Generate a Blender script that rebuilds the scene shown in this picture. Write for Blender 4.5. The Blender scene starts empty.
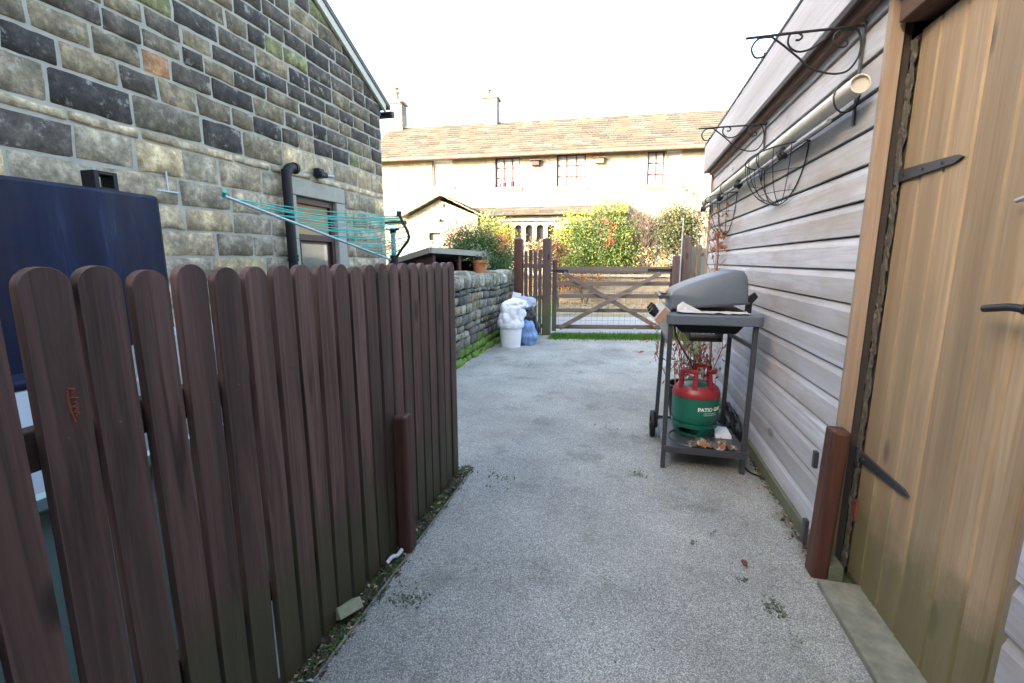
import bpy, math, random
from mathutils import Vector, Matrix, noise
random.seed(7)
R = math.radians
S = bpy.context.scene
COL = S.collection
def srgb(r, g, b):
    f = lambda c: (c/255/12.92) if c/255 <= .04045 else ((c/255+.055)/1.055)**2.4
    return (f(r), f(g), f(b), 1)

# ------------------------------------------------------------------ materials
def newmat(name):
    m = bpy.data.materials.new(name); m.use_nodes = True
    nt = m.node_tree; nt.nodes.clear()
    out = nt.nodes.new('ShaderNodeOutputMaterial'); b = nt.nodes.new('ShaderNodeBsdfPrincipled')
    nt.links.new(b.outputs[0], out.inputs[0])
    return m, nt, b
def N(nt, t, **kw):
    n = nt.nodes.new('ShaderNode'+t)
    for k, v in kw.items():
        if k.startswith('i_'): n.inputs[k[2:].replace('_', ' ')].default_value = v
        else: setattr(n, k, v)
    return n
def coords(nt, scale=(1,1,1), rnd=True):
    tc = N(nt, 'TexCoord'); mp = N(nt, 'Mapping'); mp.inputs['Scale'].default_value = scale
    nt.links.new(tc.outputs['Object'], mp.inputs['Vector'])
    if rnd:
        oi = N(nt, 'ObjectInfo'); gi = N(nt, 'NewGeometry'); ad = N(nt, 'Math', operation='ADD')
        nt.links.new(oi.outputs['Random'], ad.inputs[0]); nt.links.new(gi.outputs['Random Per Island'], ad.inputs[1])
        mu = N(nt, 'Math', operation='MULTIPLY'); mu.inputs[1].default_value = 37.0
        nt.links.new(ad.outputs[0], mu.inputs[0]); nt.links.new(mu.outputs[0], mp.inputs['Location'])
    return mp.outputs[0]
def tex(nt, vec, scale, detail=4, rough=.6, kind='Noise', **kw):
    n = N(nt, 'Tex'+kind, **kw); n.inputs['Scale'].default_value = scale
    if kind == 'Noise': n.inputs['Detail'].default_value = detail; n.inputs['Roughness'].default_value = rough
    nt.links.new(vec, n.inputs['Vector'])
    return n
def ramp(nt, fac, stops):
    r = N(nt, 'ValToRGB'); e = r.color_ramp.elements
    while len(e) < len(stops): e.new(.5)
    for i, (p, c) in enumerate(stops):
        e[i].position = p; e[i].color = c if len(c) == 4 else (*c, 1)
    nt.links.new(fac, r.inputs[0]); return r.outputs[0]
def mix(nt, fac, a, b, mode='MIX'):
    m = N(nt, 'Mix', data_type='RGBA', blend_type=mode)
    for sock, v in ((m.inputs[0], fac), (m.inputs[6], a), (m.inputs[7], b)):
        if isinstance(v, (int, float)): sock.default_value = v
        elif isinstance(v, tuple): sock.default_value = v
        else: nt.links.new(v, sock)
    return m.outputs[2]
def bump(nt, b, h, strength=.4, dist=.01):
    n = N(nt, 'Bump'); n.inputs['Strength'].default_value = strength; n.inputs['Distance'].default_value = dist
    nt.links.new(h, n.inputs['Height']); nt.links.new(n.outputs[0], b.inputs['Normal'])
def gray(v): return (v, v, v, 1)
def scl(c, k): return (c[0]*k, c[1]*k, c[2]*k, 1)

def plain(name, col, rough=.6, metal=0, var=.25, nscale=20, bmp=.1, spec=.5):
    m, nt, b = newmat(name); v = coords(nt)
    n = tex(nt, v, nscale, 5)
    c = mix(nt, n.outputs[0], scl(col, 1-var), scl(col, 1+var))
    nt.links.new(c, b.inputs['Base Color']); b.inputs['Roughness'].default_value = rough; b.inputs['Metallic'].default_value = metal
    b.inputs['Specular IOR Level'].default_value = spec
    n2 = tex(nt, v, nscale*4, 3)
    if bmp: bump(nt, b, n2.outputs[0], bmp, .004)
    return m
def wood(name, c1, c2, axis='z', grain=60, rough=.75, green=None, gh=.4, dark=None, knots=True, objvar=.25, bmp=.35, patch=None):
    """stretched grain, optional algae rising from the ground, per-object tone"""
    m, nt, b = newmat(name)
    st = {'z': (1, 1, .04), 'y': (1, .04, 1), 'x': (.04, 1, 1)}[axis]
    v = coords(nt, st); v2 = coords(nt)
    g = tex(nt, v, grain, 6, .65)
    g.inputs['Distortion'].default_value = 1.2
    w = tex(nt, v, grain*.25, 3, .5)
    c = mix(nt, ramp(nt, g.outputs[0], [(.3, gray(0)), (.7, gray(1))]), c1, c2)
    c = mix(nt, ramp(nt, w.outputs[0], [(.35, gray(0)), (.65, gray(.6))]), c, dark or scl(c1, .55))
    oi = N(nt, 'ObjectInfo')
    hv = N(nt, 'HueSaturation'); mr = N(nt, 'MapRange'); mr.inputs[3].default_value = 1-objvar; mr.inputs[4].default_value = 1+objvar
    gi = N(nt, 'NewGeometry'); sm = N(nt, 'Math', operation='ADD'); nt.links.new(oi.outputs['Random'], sm.inputs[0]); nt.links.new(gi.outputs['Random Per Island'], sm.inputs[1])
    fr = N(nt, 'Math', operation='FRACT'); nt.links.new(sm.outputs[0], fr.inputs[0])
    nt.links.new(fr.outputs[0], mr.inputs[0]); nt.links.new(mr.outputs[0], hv.inputs['Value']); nt.links.new(c, hv.inputs['Color']); c = hv.outputs[0]
    if patch:
        pn = tex(nt, coords(nt, {'z': (1, 1, .3), 'y': (1, .3, 1), 'x': (.3, 1, 1)}[axis], rnd=False), 3.2, 5, .65)
        c = mix(nt, ramp(nt, pn.outputs[0], [(.48, gray(0)), (.66, gray(patch[1]))]), c, patch[0])
    if knots:
        vo = tex(nt, coords(nt, {'z': (1, 1, .45), 'y': (1, .45, 1), 'x': (.45, 1, 1)}[axis]), 3.4, kind='Voronoi')
        k = ramp(nt, vo.outputs['Distance'], [(.07, gray(.85)), (.115, gray(0))])
        c = mix(nt, k, c, scl(c1, .35))
    if green:
        geo = N(nt, 'NewGeometry'); sx = N(nt, 'SeparateXYZ'); nt.links.new(geo.outputs['Position'], sx.inputs[0])
        nn = tex(nt, v2, 5, 5)
        ad = N(nt, 'Math', operation='MULTIPLY_ADD'); ad.inputs[1].default_value = -.9*gh*2; nt.links.new(nn.outputs[0], ad.inputs[0]); nt.links.new(sx.outputs['Z'], ad.inputs[2])
        f = ramp(nt, ad.outputs[0], [(0, gray(.75)), (max(.02, gh*.6), gray(0))])
        c = mix(nt, f, c, green)
    nt.links.new(c, b.inputs['Base Color']); b.inputs['Roughness'].default_value = rough
    bump(nt, b, g.outputs[0], bmp, .006)
    return m
def attr_mat(name, rough=.9, nscale=30, amt=.35, bmp=.5, bscale=None, trans=0, bd=.01, spots=None, mottle=None):
    m, nt, b = newmat(name); v = coords(nt, rnd=False)
    a = N(nt, 'Attribute', attribute_name='Col')
    n = tex(nt, v, nscale, 6, .7)
    f = ramp(nt, n.outputs[0], [(.25, gray(1-amt)), (.75, gray(1+amt))])
    c = mix(nt, 1.0, a.outputs[0], f, 'MULTIPLY')
    if mottle:
        nl = tex(nt, v, mottle, 9, .78); c = mix(nt, 1.0, c, ramp(nt, nl.outputs[0], [(.33, gray(.45)), (.5, gray(.95)), (.62, gray(1.7)), (.72, gray(2.6))]), 'MULTIPLY')
    if spots:
        n3 = tex(nt, v, spots[1], 6, .75); k = ramp(nt, n3.outputs[0], [(spots[2], gray(0)), (spots[2]+.08, gray(spots[3]))])
        c = mix(nt, k, c, spots[0])
    nt.links.new(c, b.inputs['Base Color']); b.inputs['Roughness'].default_value = rough
    if bmp:
        n2 = tex(nt, v, bscale or nscale*2, 6, .7); bump(nt, b, n2.outputs[0], bmp, bd)
    if trans:
        tr = N(nt, 'BsdfTranslucent'); nt.links.new(c, tr.inputs[0]); ms = N(nt, 'MixShader'); ms.inputs[0].default_value = trans
        out = [x for x in nt.nodes if x.type == 'OUTPUT_MATERIAL'][0]
        nt.links.new(b.outputs[0], ms.inputs[1]); nt.links.new(tr.outputs[0], ms.inputs[2]); nt.links.new(ms.outputs[0], out.inputs[0])
    return m

def gravel_mat(name, base, scale=190, moss=True, dirt=False):
    m, nt, b = newmat(name); v = coords(nt, rnd=False)
    vo = tex(nt, v, scale, kind='Voronoi'); vo.feature = 'F1'
    sp = N(nt, 'SeparateColor'); nt.links.new(vo.outputs['Color'], sp.inputs[0])
    c = ramp(nt, sp.outputs[0], [(0, scl(base, .5)), (.3, scl(base, .88)), (.8, scl(base, 1.15)), (1, scl(base, 1.6))])
    c = mix(nt, ramp(nt, vo.outputs['Distance'], [(.35, gray(0)), (.75, gray(.75))]), c, scl(base, .3))
    big = tex(nt, v, 1.3, 6, .6)
    c = mix(nt, 1.0, c, ramp(nt, big.outputs[0], [(.3, gray(.70)), (.7, gray(1.2))]), 'MULTIPLY')
    if moss:
        mo = tex(nt, v, 2.3, 8, .72)
        k = ramp(nt, mo.outputs[0], [(.54, gray(0)), (.66, gray(.42))])
        c = mix(nt, k, c, (.07, .085, .045, 1))
        m2 = tex(nt, v, 9, 8, .7); k2 = ramp(nt, m2.outputs[0], [(.66, gray(0)), (.72, gray(.6))])
        c = mix(nt, k2, c, (.05, .07, .03, 1))
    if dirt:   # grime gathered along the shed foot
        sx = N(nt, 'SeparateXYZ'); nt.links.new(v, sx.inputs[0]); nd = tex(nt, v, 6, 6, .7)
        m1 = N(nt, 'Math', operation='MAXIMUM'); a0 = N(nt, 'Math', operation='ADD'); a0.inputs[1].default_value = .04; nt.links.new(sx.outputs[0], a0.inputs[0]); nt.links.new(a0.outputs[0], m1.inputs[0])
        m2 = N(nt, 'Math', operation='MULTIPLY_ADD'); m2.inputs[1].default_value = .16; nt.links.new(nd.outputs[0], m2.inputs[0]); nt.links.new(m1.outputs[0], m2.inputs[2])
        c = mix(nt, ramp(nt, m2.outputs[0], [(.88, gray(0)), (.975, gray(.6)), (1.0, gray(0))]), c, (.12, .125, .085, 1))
    nt.links.new(c, b.inputs['Base Color']); b.inputs['Roughness'].default_value = .8
    bump(nt, b, vo.outputs['Distance'], .8, -.004)
    return m

MAT = {}
MAT['gravel'] = gravel_mat('resin_gravel', (.475, .465, .41, 1), 250, dirt=True)
MAT['road'] = plain('road_surface', (.30, .30, .30, 1), .9, var=.2, nscale=8, bmp=.3)
MAT['verge'] = gravel_mat('leafy_verge', (.30, .27, .16, 1), 60, moss=True)
MAT['paving'] = plain('yard_paving', (.20, .24, .24, 1), .85, var=.35, nscale=3)
MAT['soil'] = gravel_mat('soil', (.055, .045, .032, 1), 120, moss=True)
MAT['earth'] = plain('earth_ground', (.09, .12, .045, 1), .95, var=.4, nscale=3)
MAT['stone'] = attr_mat('sandstone_blocks', .92, 14, .45, .55, 45, bd=.012, spots=((.36, .345, .30, 1), 7, .57, .6), mottle=5)
MAT['mortar'] = plain('lime_mortar', (.36, .335, .28, 1), .95, var=.4, nscale=9, bmp=.5)
MAT['drystone'] = attr_mat('dry_stones', .95, 22, .5, .7, 60, bd=.015, spots=((.36, .37, .32, 1), 16, .6, .6), mottle=9)
MAT['leaf'] = attr_mat('leaves', .55, 4, .25, 0, trans=.3)
MAT['twig'] = attr_mat('twigs', .85, 40, .3, .2)
MAT['picket'] = wood('stained_picket', (.034, .017, .014, 1), (.205, .115, .094, 1), 'z', 34, .6, green=(.055, .058, .024, 1), gh=.34, objvar=.3)
MAT['rail'] = wood('fence_rail_wood', (.03, .014, .011, 1), (.05, .025, .02, 1), 'y', 55, .7)
MAT['redpost'] = wood('red_stained_post', (.06, .022, .015, 1), (.13, .052, .034, 1), 'z', 60, .55, objvar=.1, knots=False)
MAT['gatewood'] = wood('gate_wood', (.13, .10, .08, 1), (.27, .21, .17, 1), 'x', 50, .8, objvar=.2)
MAT['gatepost'] = wood('gate_post_wood', (.075, .045, .04, 1), (.15, .10, .085, 1), 'z', 50, .8, green=(.10, .11, .05, 1), gh=.5)
MAT['doorwood'] = wood('pine_door_boards', (.30, .21, .125, 1), (.49, .37, .24, 1), 'z', 38, .6, green=(.12, .12, .05, 1), gh=.30, dark=(.215, .135, .068, 1), patch=((.24, .19, .12, 1), .5), objvar=.18, bmp=.3)
MAT['trimwood'] = wood('tan_trim_wood', (.30, .215, .155, 1), (.45, .345, .26, 1), 'z', 38, .65, green=(.16, .15, .07, 1), gh=.5, objvar=.08, bmp=.2)
MAT['siding'] = wood('weathered_siding', (.38, .395, .44, 1), (.58, .60, .67, 1), 'y', 34, .5, dark=(.34, .31, .29, 1), patch=((.27, .215, .18, 1), .6), objvar=.12, bmp=.25)
MAT['fascia'] = wood('weathered_fascia', (.38, .38, .40, 1), (.56, .56, .60, 1), 'y', 30, .6, dark=(.27, .235, .22, 1), knots=True, bmp=.25)
MAT['soffit'] = wood('soffit_wood', (.13, .07, .05, 1), (.26, .155, .115, 1), 'y', 35, .8, knots=False)
MAT['shedback'] = plain('dark_sheathing', (.05, .04, .035, 1), .9)
MAT['iron'] = plain('black_iron', (.022, .022, .026, 1), .5, .3, nscale=60, bmp=.2)
MAT['oldiron'] = plain('weathered_iron', (.07, .075, .085, 1), .5, .5, nscale=60, bmp=.2)
MAT['pvc'] = plain('cream_pvc', (.62, .60, .52, 1), .4, var=.22, nscale=6)
MAT['concrete'] = plain('mossy_concrete', (.21, .205, .15, 1), .9, var=.75, nscale=14, bmp=.5)
MAT['darkplastic'] = plain('dark_plastic', (.010, .010, .013, 1), .5, var=.15, spec=.3)
MAT['bbqgrey'] = plain('grey_enamel', (.10, .122, .15, 1), .42, .0, var=.14, nscale=14, bmp=.05)
MAT['bbqlegs'] = plain('charcoal_tube', (.05, .054, .062, 1), .4, .1, var=.2)
MAT['silver'] = plain('silver_panel', (.45, .46, .48, 1), .38, .5, var=.12)
MAT['green'] = plain('green_gas_paint', (.010, .13, .08, 1), .35, var=.12, nscale=12, bmp=0)
MAT['red'] = plain('red_gas_plastic', (.27, .022, .028, 1), .35, var=.12, bmp=0)
MAT['whitepaint'] = plain('white_print', (.8, .8, .78, 1), .5, var=.03, bmp=0)
MAT['paleprint'] = plain('pale_print', (.35, .6, .5, 1), .5, var=.03, bmp=0)
MAT['orangelabel'] = plain('orange_label', (.42, .24, .15, 1), .5, var=.2, bmp=0)
MAT['paper'] = plain('crumpled_foil_paper', (.55, .54, .50, 1), .5, .1, var=.25, nscale=30)
MAT['litter'] = attr_mat('leaf_litter', .8, 30, .3, .2)
MAT['whiteplastic'] = plain('white_plastic', (.78, .8, .84, 1), .4, var=.05, bmp=0)
MAT['bag'] = plain('white_bag', (.75, .78, .84, 1), .45, var=.08, nscale=10, bmp=.1)
MAT['bluebag'] = plain('blue_bag', (.16, .27, .48, 1), .4, var=.35, nscale=12, bmp=.2)
MAT['greybag'] = plain('grey_bag', (.33, .38, .47, 1), .4, var=.3, nscale=12, bmp=.2)
MAT['blackbag'] = plain('black_bag', (.015, .015, .02, 1), .35, var=.3, nscale=12, bmp=.2)
MAT['teal'] = plain('pale_turquoise_paint', (.27, .40, .385, 1), .7, var=.15, nscale=6)
MAT['steel'] = plain('pale_green_alloy', (.42, .55, .55, 1), .35, .4, var=.1, bmp=0)
MAT['line'] = plain('turquoise_line', (.05, .50, .40, 1), .5, var=.1, bmp=0)
MAT['bluepost'] = plain('blue_grey_tube', (.30, .40, .47, 1), .45, .2, var=.1)
MAT['navy'] = None
MAT['terracotta'] = plain('terracotta', (.50, .19, .075, 1), .85, var=.15, nscale=15)
MAT['hutch'] = wood('dark_hutch_boards', (.07, .03, .024, 1), (.13, .06, .05, 1), 'x', 40, .8)
MAT['hutchroof'] = plain('roofing_felt', (.13, .125, .12, 1), .95, var=.3, nscale=30, bmp=.4)
MAT['sage'] = wood('sage_painted_boards', (.13, .17, .13, 1), (.19, .24, .19, 1), 'z', 40, .8, knots=False, dark=(.10, .13, .10, 1))
MAT['panelwood'] = wood('greenish_fence_boards', (.20, .20, .15, 1), (.33, .33, .26, 1), 'z', 40, .8)
MAT['whiteframe'] = plain('white_window_paint', (.72, .70, .70, 1), .45, var=.04, bmp=0)
MAT['redframe'] = plain('oxblood_window_paint', (.07, .022, .022, 1), .5, var=.1, bmp=0)
MAT['curtain'] = plain('net_curtain', (.62, .63, .68, 1), .8, var=.12, nscale=5, bmp=0)
MAT['darkroom'] = plain('dark_interior', (.03, .028, .03, 1), .3, var=.2, bmp=0)
MAT['brownframe'] = wood('brown_door_frame', (.05, .022, .018, 1), (.09, .045, .035, 1), 'z', 50, .5, knots=False)
MAT['lintel'] = plain('sandstone_lintel', (.33, .31, .26, 1), .9, var=.25, nscale=12, bmp=.4)
MAT['ochreboard'] = wood('ochre_boarding', (.35, .22, .10, 1), (.48, .33, .17, 1), 'y', 30, .7, knots=False)
MAT['slate'] = attr_mat('stone_slates', .9, 12, .35, .5, 30)
MAT['cream'] = plain('cream_verge_mortar', (.55, .53, .45, 1), .9, var=.15)
MAT['moss'] = plain('bright_moss', (.12, .20, .025, 1), .95, var=.5, nscale=25, bmp=1.0)
MAT['brickpot'] = plain('clay_chimney_pot', (.35, .15, .10, 1), .85, var=.2)
def glass_mat(name, tint, rough=.05):
    m, nt, b = newmat(name); v = coords(nt)
    n = tex(nt, v, 2.5, 3); c = mix(nt, n.outputs[0], scl(tint, .5), scl(tint, 1.5)); nt.links.new(c, b.inputs['Base Color'])
    b.inputs['Roughness'].default_value = rough; b.inputs['Specular IOR Level'].default_value = .9; b.inputs['Coat Weight'].default_value = .6; b.inputs['Coat Roughness'].default_value = .02
    return m
MAT['dimglass'] = glass_mat('dim_obscured_glass', (.16, .17, .14, 1), .2)
def navy():
    m, nt, b = newmat('navy_tank_steel')
    v = coords(nt, (1, 1, .12)); n = tex(nt, v, 9, 6, .7)
    c = ramp(nt, n.outputs[0], [(.3, (.004, .007, .024, 1)), (.55, (.009, .014, .042, 1)), (.66, (.02, .03, .065, 1)), (.78, (.12, .15, .19, 1))])
    v2 = coords(nt); n2 = tex(nt, v2, 3, 5); c = mix(nt, ramp(nt, n2.outputs[0], [(.5, gray(0)), (.7, gray(.5))]), c, (.03, .022, .022, 1))
    nt.links.new(c, b.inputs['Base Color']); b.inputs['Roughness'].default_value = .5; b.inputs['Specular IOR Level'].default_value = .2
    return m
MAT['navy'] = navy()
def far_stone():
    m, nt, b = newmat('coursed_gritstone'); v = coords(nt, rnd=False)
    tc = v; sx = N(nt, 'SeparateXYZ'); nt.links.new(v, sx.inputs[0]); cb = N(nt, 'CombineXYZ')
    ad = N(nt, 'Math', operation='ADD'); nt.links.new(sx.outputs[0], ad.inputs[0]); nt.links.new(sx.outputs[1], ad.inputs[1])
    nt.links.new(ad.outputs[0], cb.inputs[0]); nt.links.new(sx.outputs[2], cb.inputs[1])
    br = N(nt, 'TexBrick'); nt.links.new(cb.outputs[0], br.inputs['Vector'])
    br.inputs['Scale'].default_value = 1; br.inputs['Brick Width'].default_value = .52; br.inputs['Row Height'].default_value = .2; br.inputs['Mortar Size'].default_value = .012
    br.inputs['Color1'].default_value = (.19, .155, .11, 1); br.inputs['Color2'].default_value = (.29, .25, .19, 1); br.inputs['Mortar'].default_value = (.27, .245, .20, 1)
    n = tex(nt, v, 3, 6, .7); c = mix(nt, 1.0, br.outputs[0], ramp(nt, n.outputs[0], [(.3, gray(.7)), (.7, gray(1.25))]), 'MULTIPLY')
    n2 = tex(nt, v, .9, 3); c = mix(nt, ramp(nt, n2.outputs[0], [(.6, gray(0)), (.7, gray(.35))]), c, (.40, .20, .10, 1))
    nt.links.new(c, b.inputs['Base Color']); b.inputs['Roughness'].default_value = .9
    bump(nt, b, br.outputs['Fac'], .5, -.01)
    return m
MAT['farstone'] = far_stone()

# ------------------------------------------------------------------ mesh building
class MB:
    def __init__(s): s.v = []; s.f = []; s.c = []; s.col = None
    def add(s, vs, fs, col=None):
        o = len(s.v); s.v += [tuple(p) for p in vs]; s.f += [tuple(i+o for i in f) for f in fs]; s.c += [col or s.col or (1, 1, 1, 1)]*len(fs)
    def box(s, a, b, M=None, col=None):
        x0, y0, z0 = a; x1, y1, z1 = b
        vs = [Vector(p) for p in ((x0,y0,z0),(x1,y0,z0),(x1,y1,z0),(x0,y1,z0),(x0,y0,z1),(x1,y0,z1),(x1,y1,z1),(x0,y1,z1))]
        if M is not None: vs = [M @ p for p in vs]
        s.add(vs, [(3,2,1,0),(4,5,6,7),(0,1,5,4),(1,2,6,5),(2,3,7,6),(3,0,4,7)], col); return s
    def bar(s, p, q, w, h, col=None):
        p = Vector(p); q = Vector(q); d = q-p; L = d.length; d.normalize()
        up = Vector((0,0,1)) if abs(d.z) < .95 else Vector((1,0,0))
        sd = d.cross(up).normalized(); u = sd.cross(d)
        M = Matrix((( d.x, sd.x, u.x, p.x), (d.y, sd.y, u.y, p.y), (d.z, sd.z, u.z, p.z), (0,0,0,1)))
        return s.box((0,-w/2,-h/2), (L,w/2,h/2), M, col)
    def tube(s, pts, r, seg=8, caps=True, col=None, taper=None):
        pts = [Vector(p) for p in pts]; n = len(pts); rings = []; vs = []; prev = None
        for i, p in enumerate(pts):
            t = (pts[min(i+1, n-1)]-pts[max(i-1, 0)])
            t = t.normalized() if t.length > 1e-9 else Vector((0,0,1))
            if prev is None:
                a = Vector((0,0,1)) if abs(t.z) < .9 else Vector((1,0,0)); u = t.cross(a).normalized()
            else:
                u = prev - t*prev.dot(t); u = u.normalized() if u.length > 1e-9 else t.orthogonal().normalized()
            prev = u; w = t.cross(u)
            rr = r if not hasattr(r, '__len__') else r[i]
            if taper: rr = r*(1-(1-taper)*i/(n-1))
            for k in range(seg):
                a = 2*math.pi*k/seg; vs.append(p+u*math.cos(a)*rr+w*math.sin(a)*rr)
        fs = [(i*seg+k, i*seg+(k+1)%seg, (i+1)*seg+(k+1)%seg, (i+1)*seg+k) for i in range(n-1) for k in range(seg)]
        if caps: fs += [tuple(range(seg))[::-1], tuple((n-1)*seg+k for k in range(seg))]
        s.add(vs, fs, col); return s
    def lathe(s, prof, c=(0,0,0), seg=32, col=None, a0=0, a1=2*math.pi, jit=None):
        full = abs(a1-a0-2*math.pi) < 1e-6; m = seg if full else seg+1; vs = []
        for r, z in prof:
            for k in range(m):
                a = a0+(a1-a0)*k/seg; rr = r*(jit(a, z) if jit else 1); vs.append((c[0]+rr*math.cos(a), c[1]+rr*math.sin(a), c[2]+z))
        fs = []
        for i in range(len(prof)-1):
            for k in range(seg):
                k2 = (k+1) % m if full else k+1
                fs.append((i*m+k, i*m+k2, (i+1)*m+k2, (i+1)*m+k))
        s.add(vs, fs, col); return s
    def prism(s, poly, ax, a, b, col=None):
        """poly: 2D points in the two other axes in order, extruded along ax from a to b"""
        def P(p, t): return {'x': (t, p[0], p[1]), 'y': (p[0], t, p[1]), 'z': (p[0], p[1], t)}[ax]
        n = len(poly); vs = [P(p, a) for p in poly]+[P(p, b) for p in poly]
        fs = [tuple(range(n)), tuple(range(2*n-1, n-1, -1))]+[(i, n+i, n+(i+1)%n, (i+1)%n) for i in range(n)]
        s.add(vs, fs, col); return s
    def strip(s, a, b, closed=False, col=None):
        n = len(a); s.add(list(a)+list(b), [(i, i+1, n+i+1, n+i) for i in range(n-1)], col); return s

def smooth(pts, sub=6):
    """Catmull-Rom through points"""
    P = [Vector(p) for p in pts]; P = [P[0]*2-P[1]]+P+[P[-1]*2-P[-2]]; out = []
    for i in range(1, len(P)-2):
        for k in range(sub):
            t = k/sub; a, b, c, d = P[i-1:i+3]
            out.append(.5*((2*b)+(c-a)*t+(2*a-5*b+4*c-d)*t*t+(3*b-a-3*c+d)*t**3))
    return out+[P[-2]]

def origin(o):
    p = Vector((0,0,0))
    while o is not None: p = p+o.location; o = o.parent
    return p
def mk(name, mb, mat, parent=None, loc=None, bev=0, smoothang=None, local=False, recalc=True):
    """world-coordinate mesh builder -> ONE object; its origin is at loc (top level) or at its parent's origin"""
    me = bpy.data.meshes.new(name)
    O = Vector(loc) if loc is not None else Vector((0,0,0))
    base = O if parent is None else (Vector((0,0,0)) if local else origin(parent)+O)
    me.from_pydata([tuple(Vector(v)-base) for v in mb.v], [], mb.f)
    if recalc:
        import bmesh; bm = bmesh.new(); bm.from_mesh(me)
        lay = bm.faces.layers.int.new('ci')
        bm.faces.ensure_lookup_table()
        bmesh.ops.recalc_face_normals(bm, faces=bm.faces); bm.to_mesh(me); bm.free()
    if any(c != (1,1,1,1) for c in mb.c):
        ca = me.color_attributes.new('Col', 'FLOAT_COLOR', 'CORNER'); arr = []
        for p in me.polygons: arr += list(mb.c[p.index])*p.loop_total
        ca.data.foreach_set('color', arr)
    me.materials.append(MAT[mat] if isinstance(mat, str) else mat)
    o = bpy.data.objects.new(name, me); COL.objects.link(o); o.location = O
    if parent is not None: o.parent = parent
    if bev:
        b = o.modifiers.new('bevel', 'BEVEL'); b.width = bev; b.segments = 2; b.limit_method = 'ANGLE'; b.angle_limit = R(40)
    if smoothang:
        for p in me.polygons: p.use_smooth = True
        me.set_sharp_from_angle(angle=R(smoothang))
    me.update()
    return o
def thing(name, label, cat, loc=(0,0,0), rz=0, group=None):
    o = bpy.data.objects.new(name, None); COL.objects.link(o); o.location = loc; o.rotation_euler.z = rz; o.empty_display_size = .1
    return tag(o, label, cat, group)
def tag(o, label, cat, group=None):
    o['label'] = label; o['category'] = cat
    if group: o['group'] = group
    return o
def struct(name, mb, mat, kind='structure', **k):
    o = mk(name, mb, mat, **k); o['kind'] = kind; return o
def dup(root, loc, label=None, rz=None):
    r = root.copy(); COL.objects.link(r); r.location = loc
    if rz is not None: r.rotation_euler.z = rz
    if label: r['label'] = label
    for ch in list(root.children):
        c = ch.copy(); COL.objects.link(c); c.parent = r
        for g in ch.children:
            d = g.copy(); COL.objects.link(d); d.parent = c
    return r

# ------------------------------------------------------------------ masonry and foliage
def masonry(mb, u0, u1, courses, place, holes=(), lmin=.3, lmax=.7, gap=.014, relief=.02, pick=None, jit=.006, seed=1, nu=6, nv=4, cell=None):
    """stones with pillowed, roughened faces; place(u, z, d) -> world point"""
    rnd = random.Random(seed); z = courses[0]
    for ci in range(len(courses)-1):
        za, zb = courses[ci], courses[ci+1]; u = u0-rnd.uniform(0, .3)
        while u < u1:
            h = zb-za; L = rnd.uniform(lmin, lmax)*(1 if h > .14 else 1.4)
            a, b = max(u, u0), min(u+L, u1); u += L
            if b-a < .05: continue
            segs = [(a, b)]
            for (ha, hb, hz0, hz1) in holes:
                if zb-.02 > hz0 and za+.02 < hz1:
                    ns = []
                    for (p, q) in segs:
                        if q <= ha or p >= hb: ns.append((p, q)); continue
                        if p < ha: ns.append((p, ha))
                        if q > hb: ns.append((hb, q))
                    segs = ns
            for (p, q) in segs:
                if q-p < .05: continue
                col = pick(rnd, (p+q)/2, (za+zb)/2); g = gap/2
                j = [rnd.uniform(-jit, jit) for _ in range(8)]; rel = relief*rnd.uniform(.5, 1.2); sd = rnd.uniform(0, 99)
                vs = []
                for iv in range(nv+1):
                    fv = [0, .06, .5, .94, 1][iv] if nv == 4 else iv/nv
                    for iu in range(nu+1):
                        fu = [0, .04, .3, .5, .7, .96, 1][iu] if nu == 6 else iu/nu
                        ea = p+g+(j[0]*(1-fv)+j[1]*fv); eb = q-g+(j[2]*(1-fv)+j[3]*fv)
                        ca = za+g+(j[4]*(1-fu)+j[5]*fu); cb = zb-g+(j[6]*(1-fu)+j[7]*fu)
                        uu = ea+(eb-ea)*fu; zz = ca+(cb-ca)*fv
                        edge = iu in (0, nu) or iv in (0, nv)
                        nn = noise.noise(Vector((uu*7+sd, zz*7, sd)))
                        if edge or iu in (1, nu-1) or iv in (1, nv-1): q_ = Vector((uu*11, zz*11, sd)); uu += jit*1.3*noise.noise(q_); zz += jit*1.3*noise.noise(q_+Vector((0,0,9)))
                        vs.append(place(uu, zz, -.004 if edge else rel*(.75+.6*nn)))
                fs = [(i*(nu+1)+k, i*(nu+1)+k+1, (i+1)*(nu+1)+k+1, (i+1)*(nu+1)+k) for i in range(nv) for k in range(nu)]
                mb.add(vs, fs, col)
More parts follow.
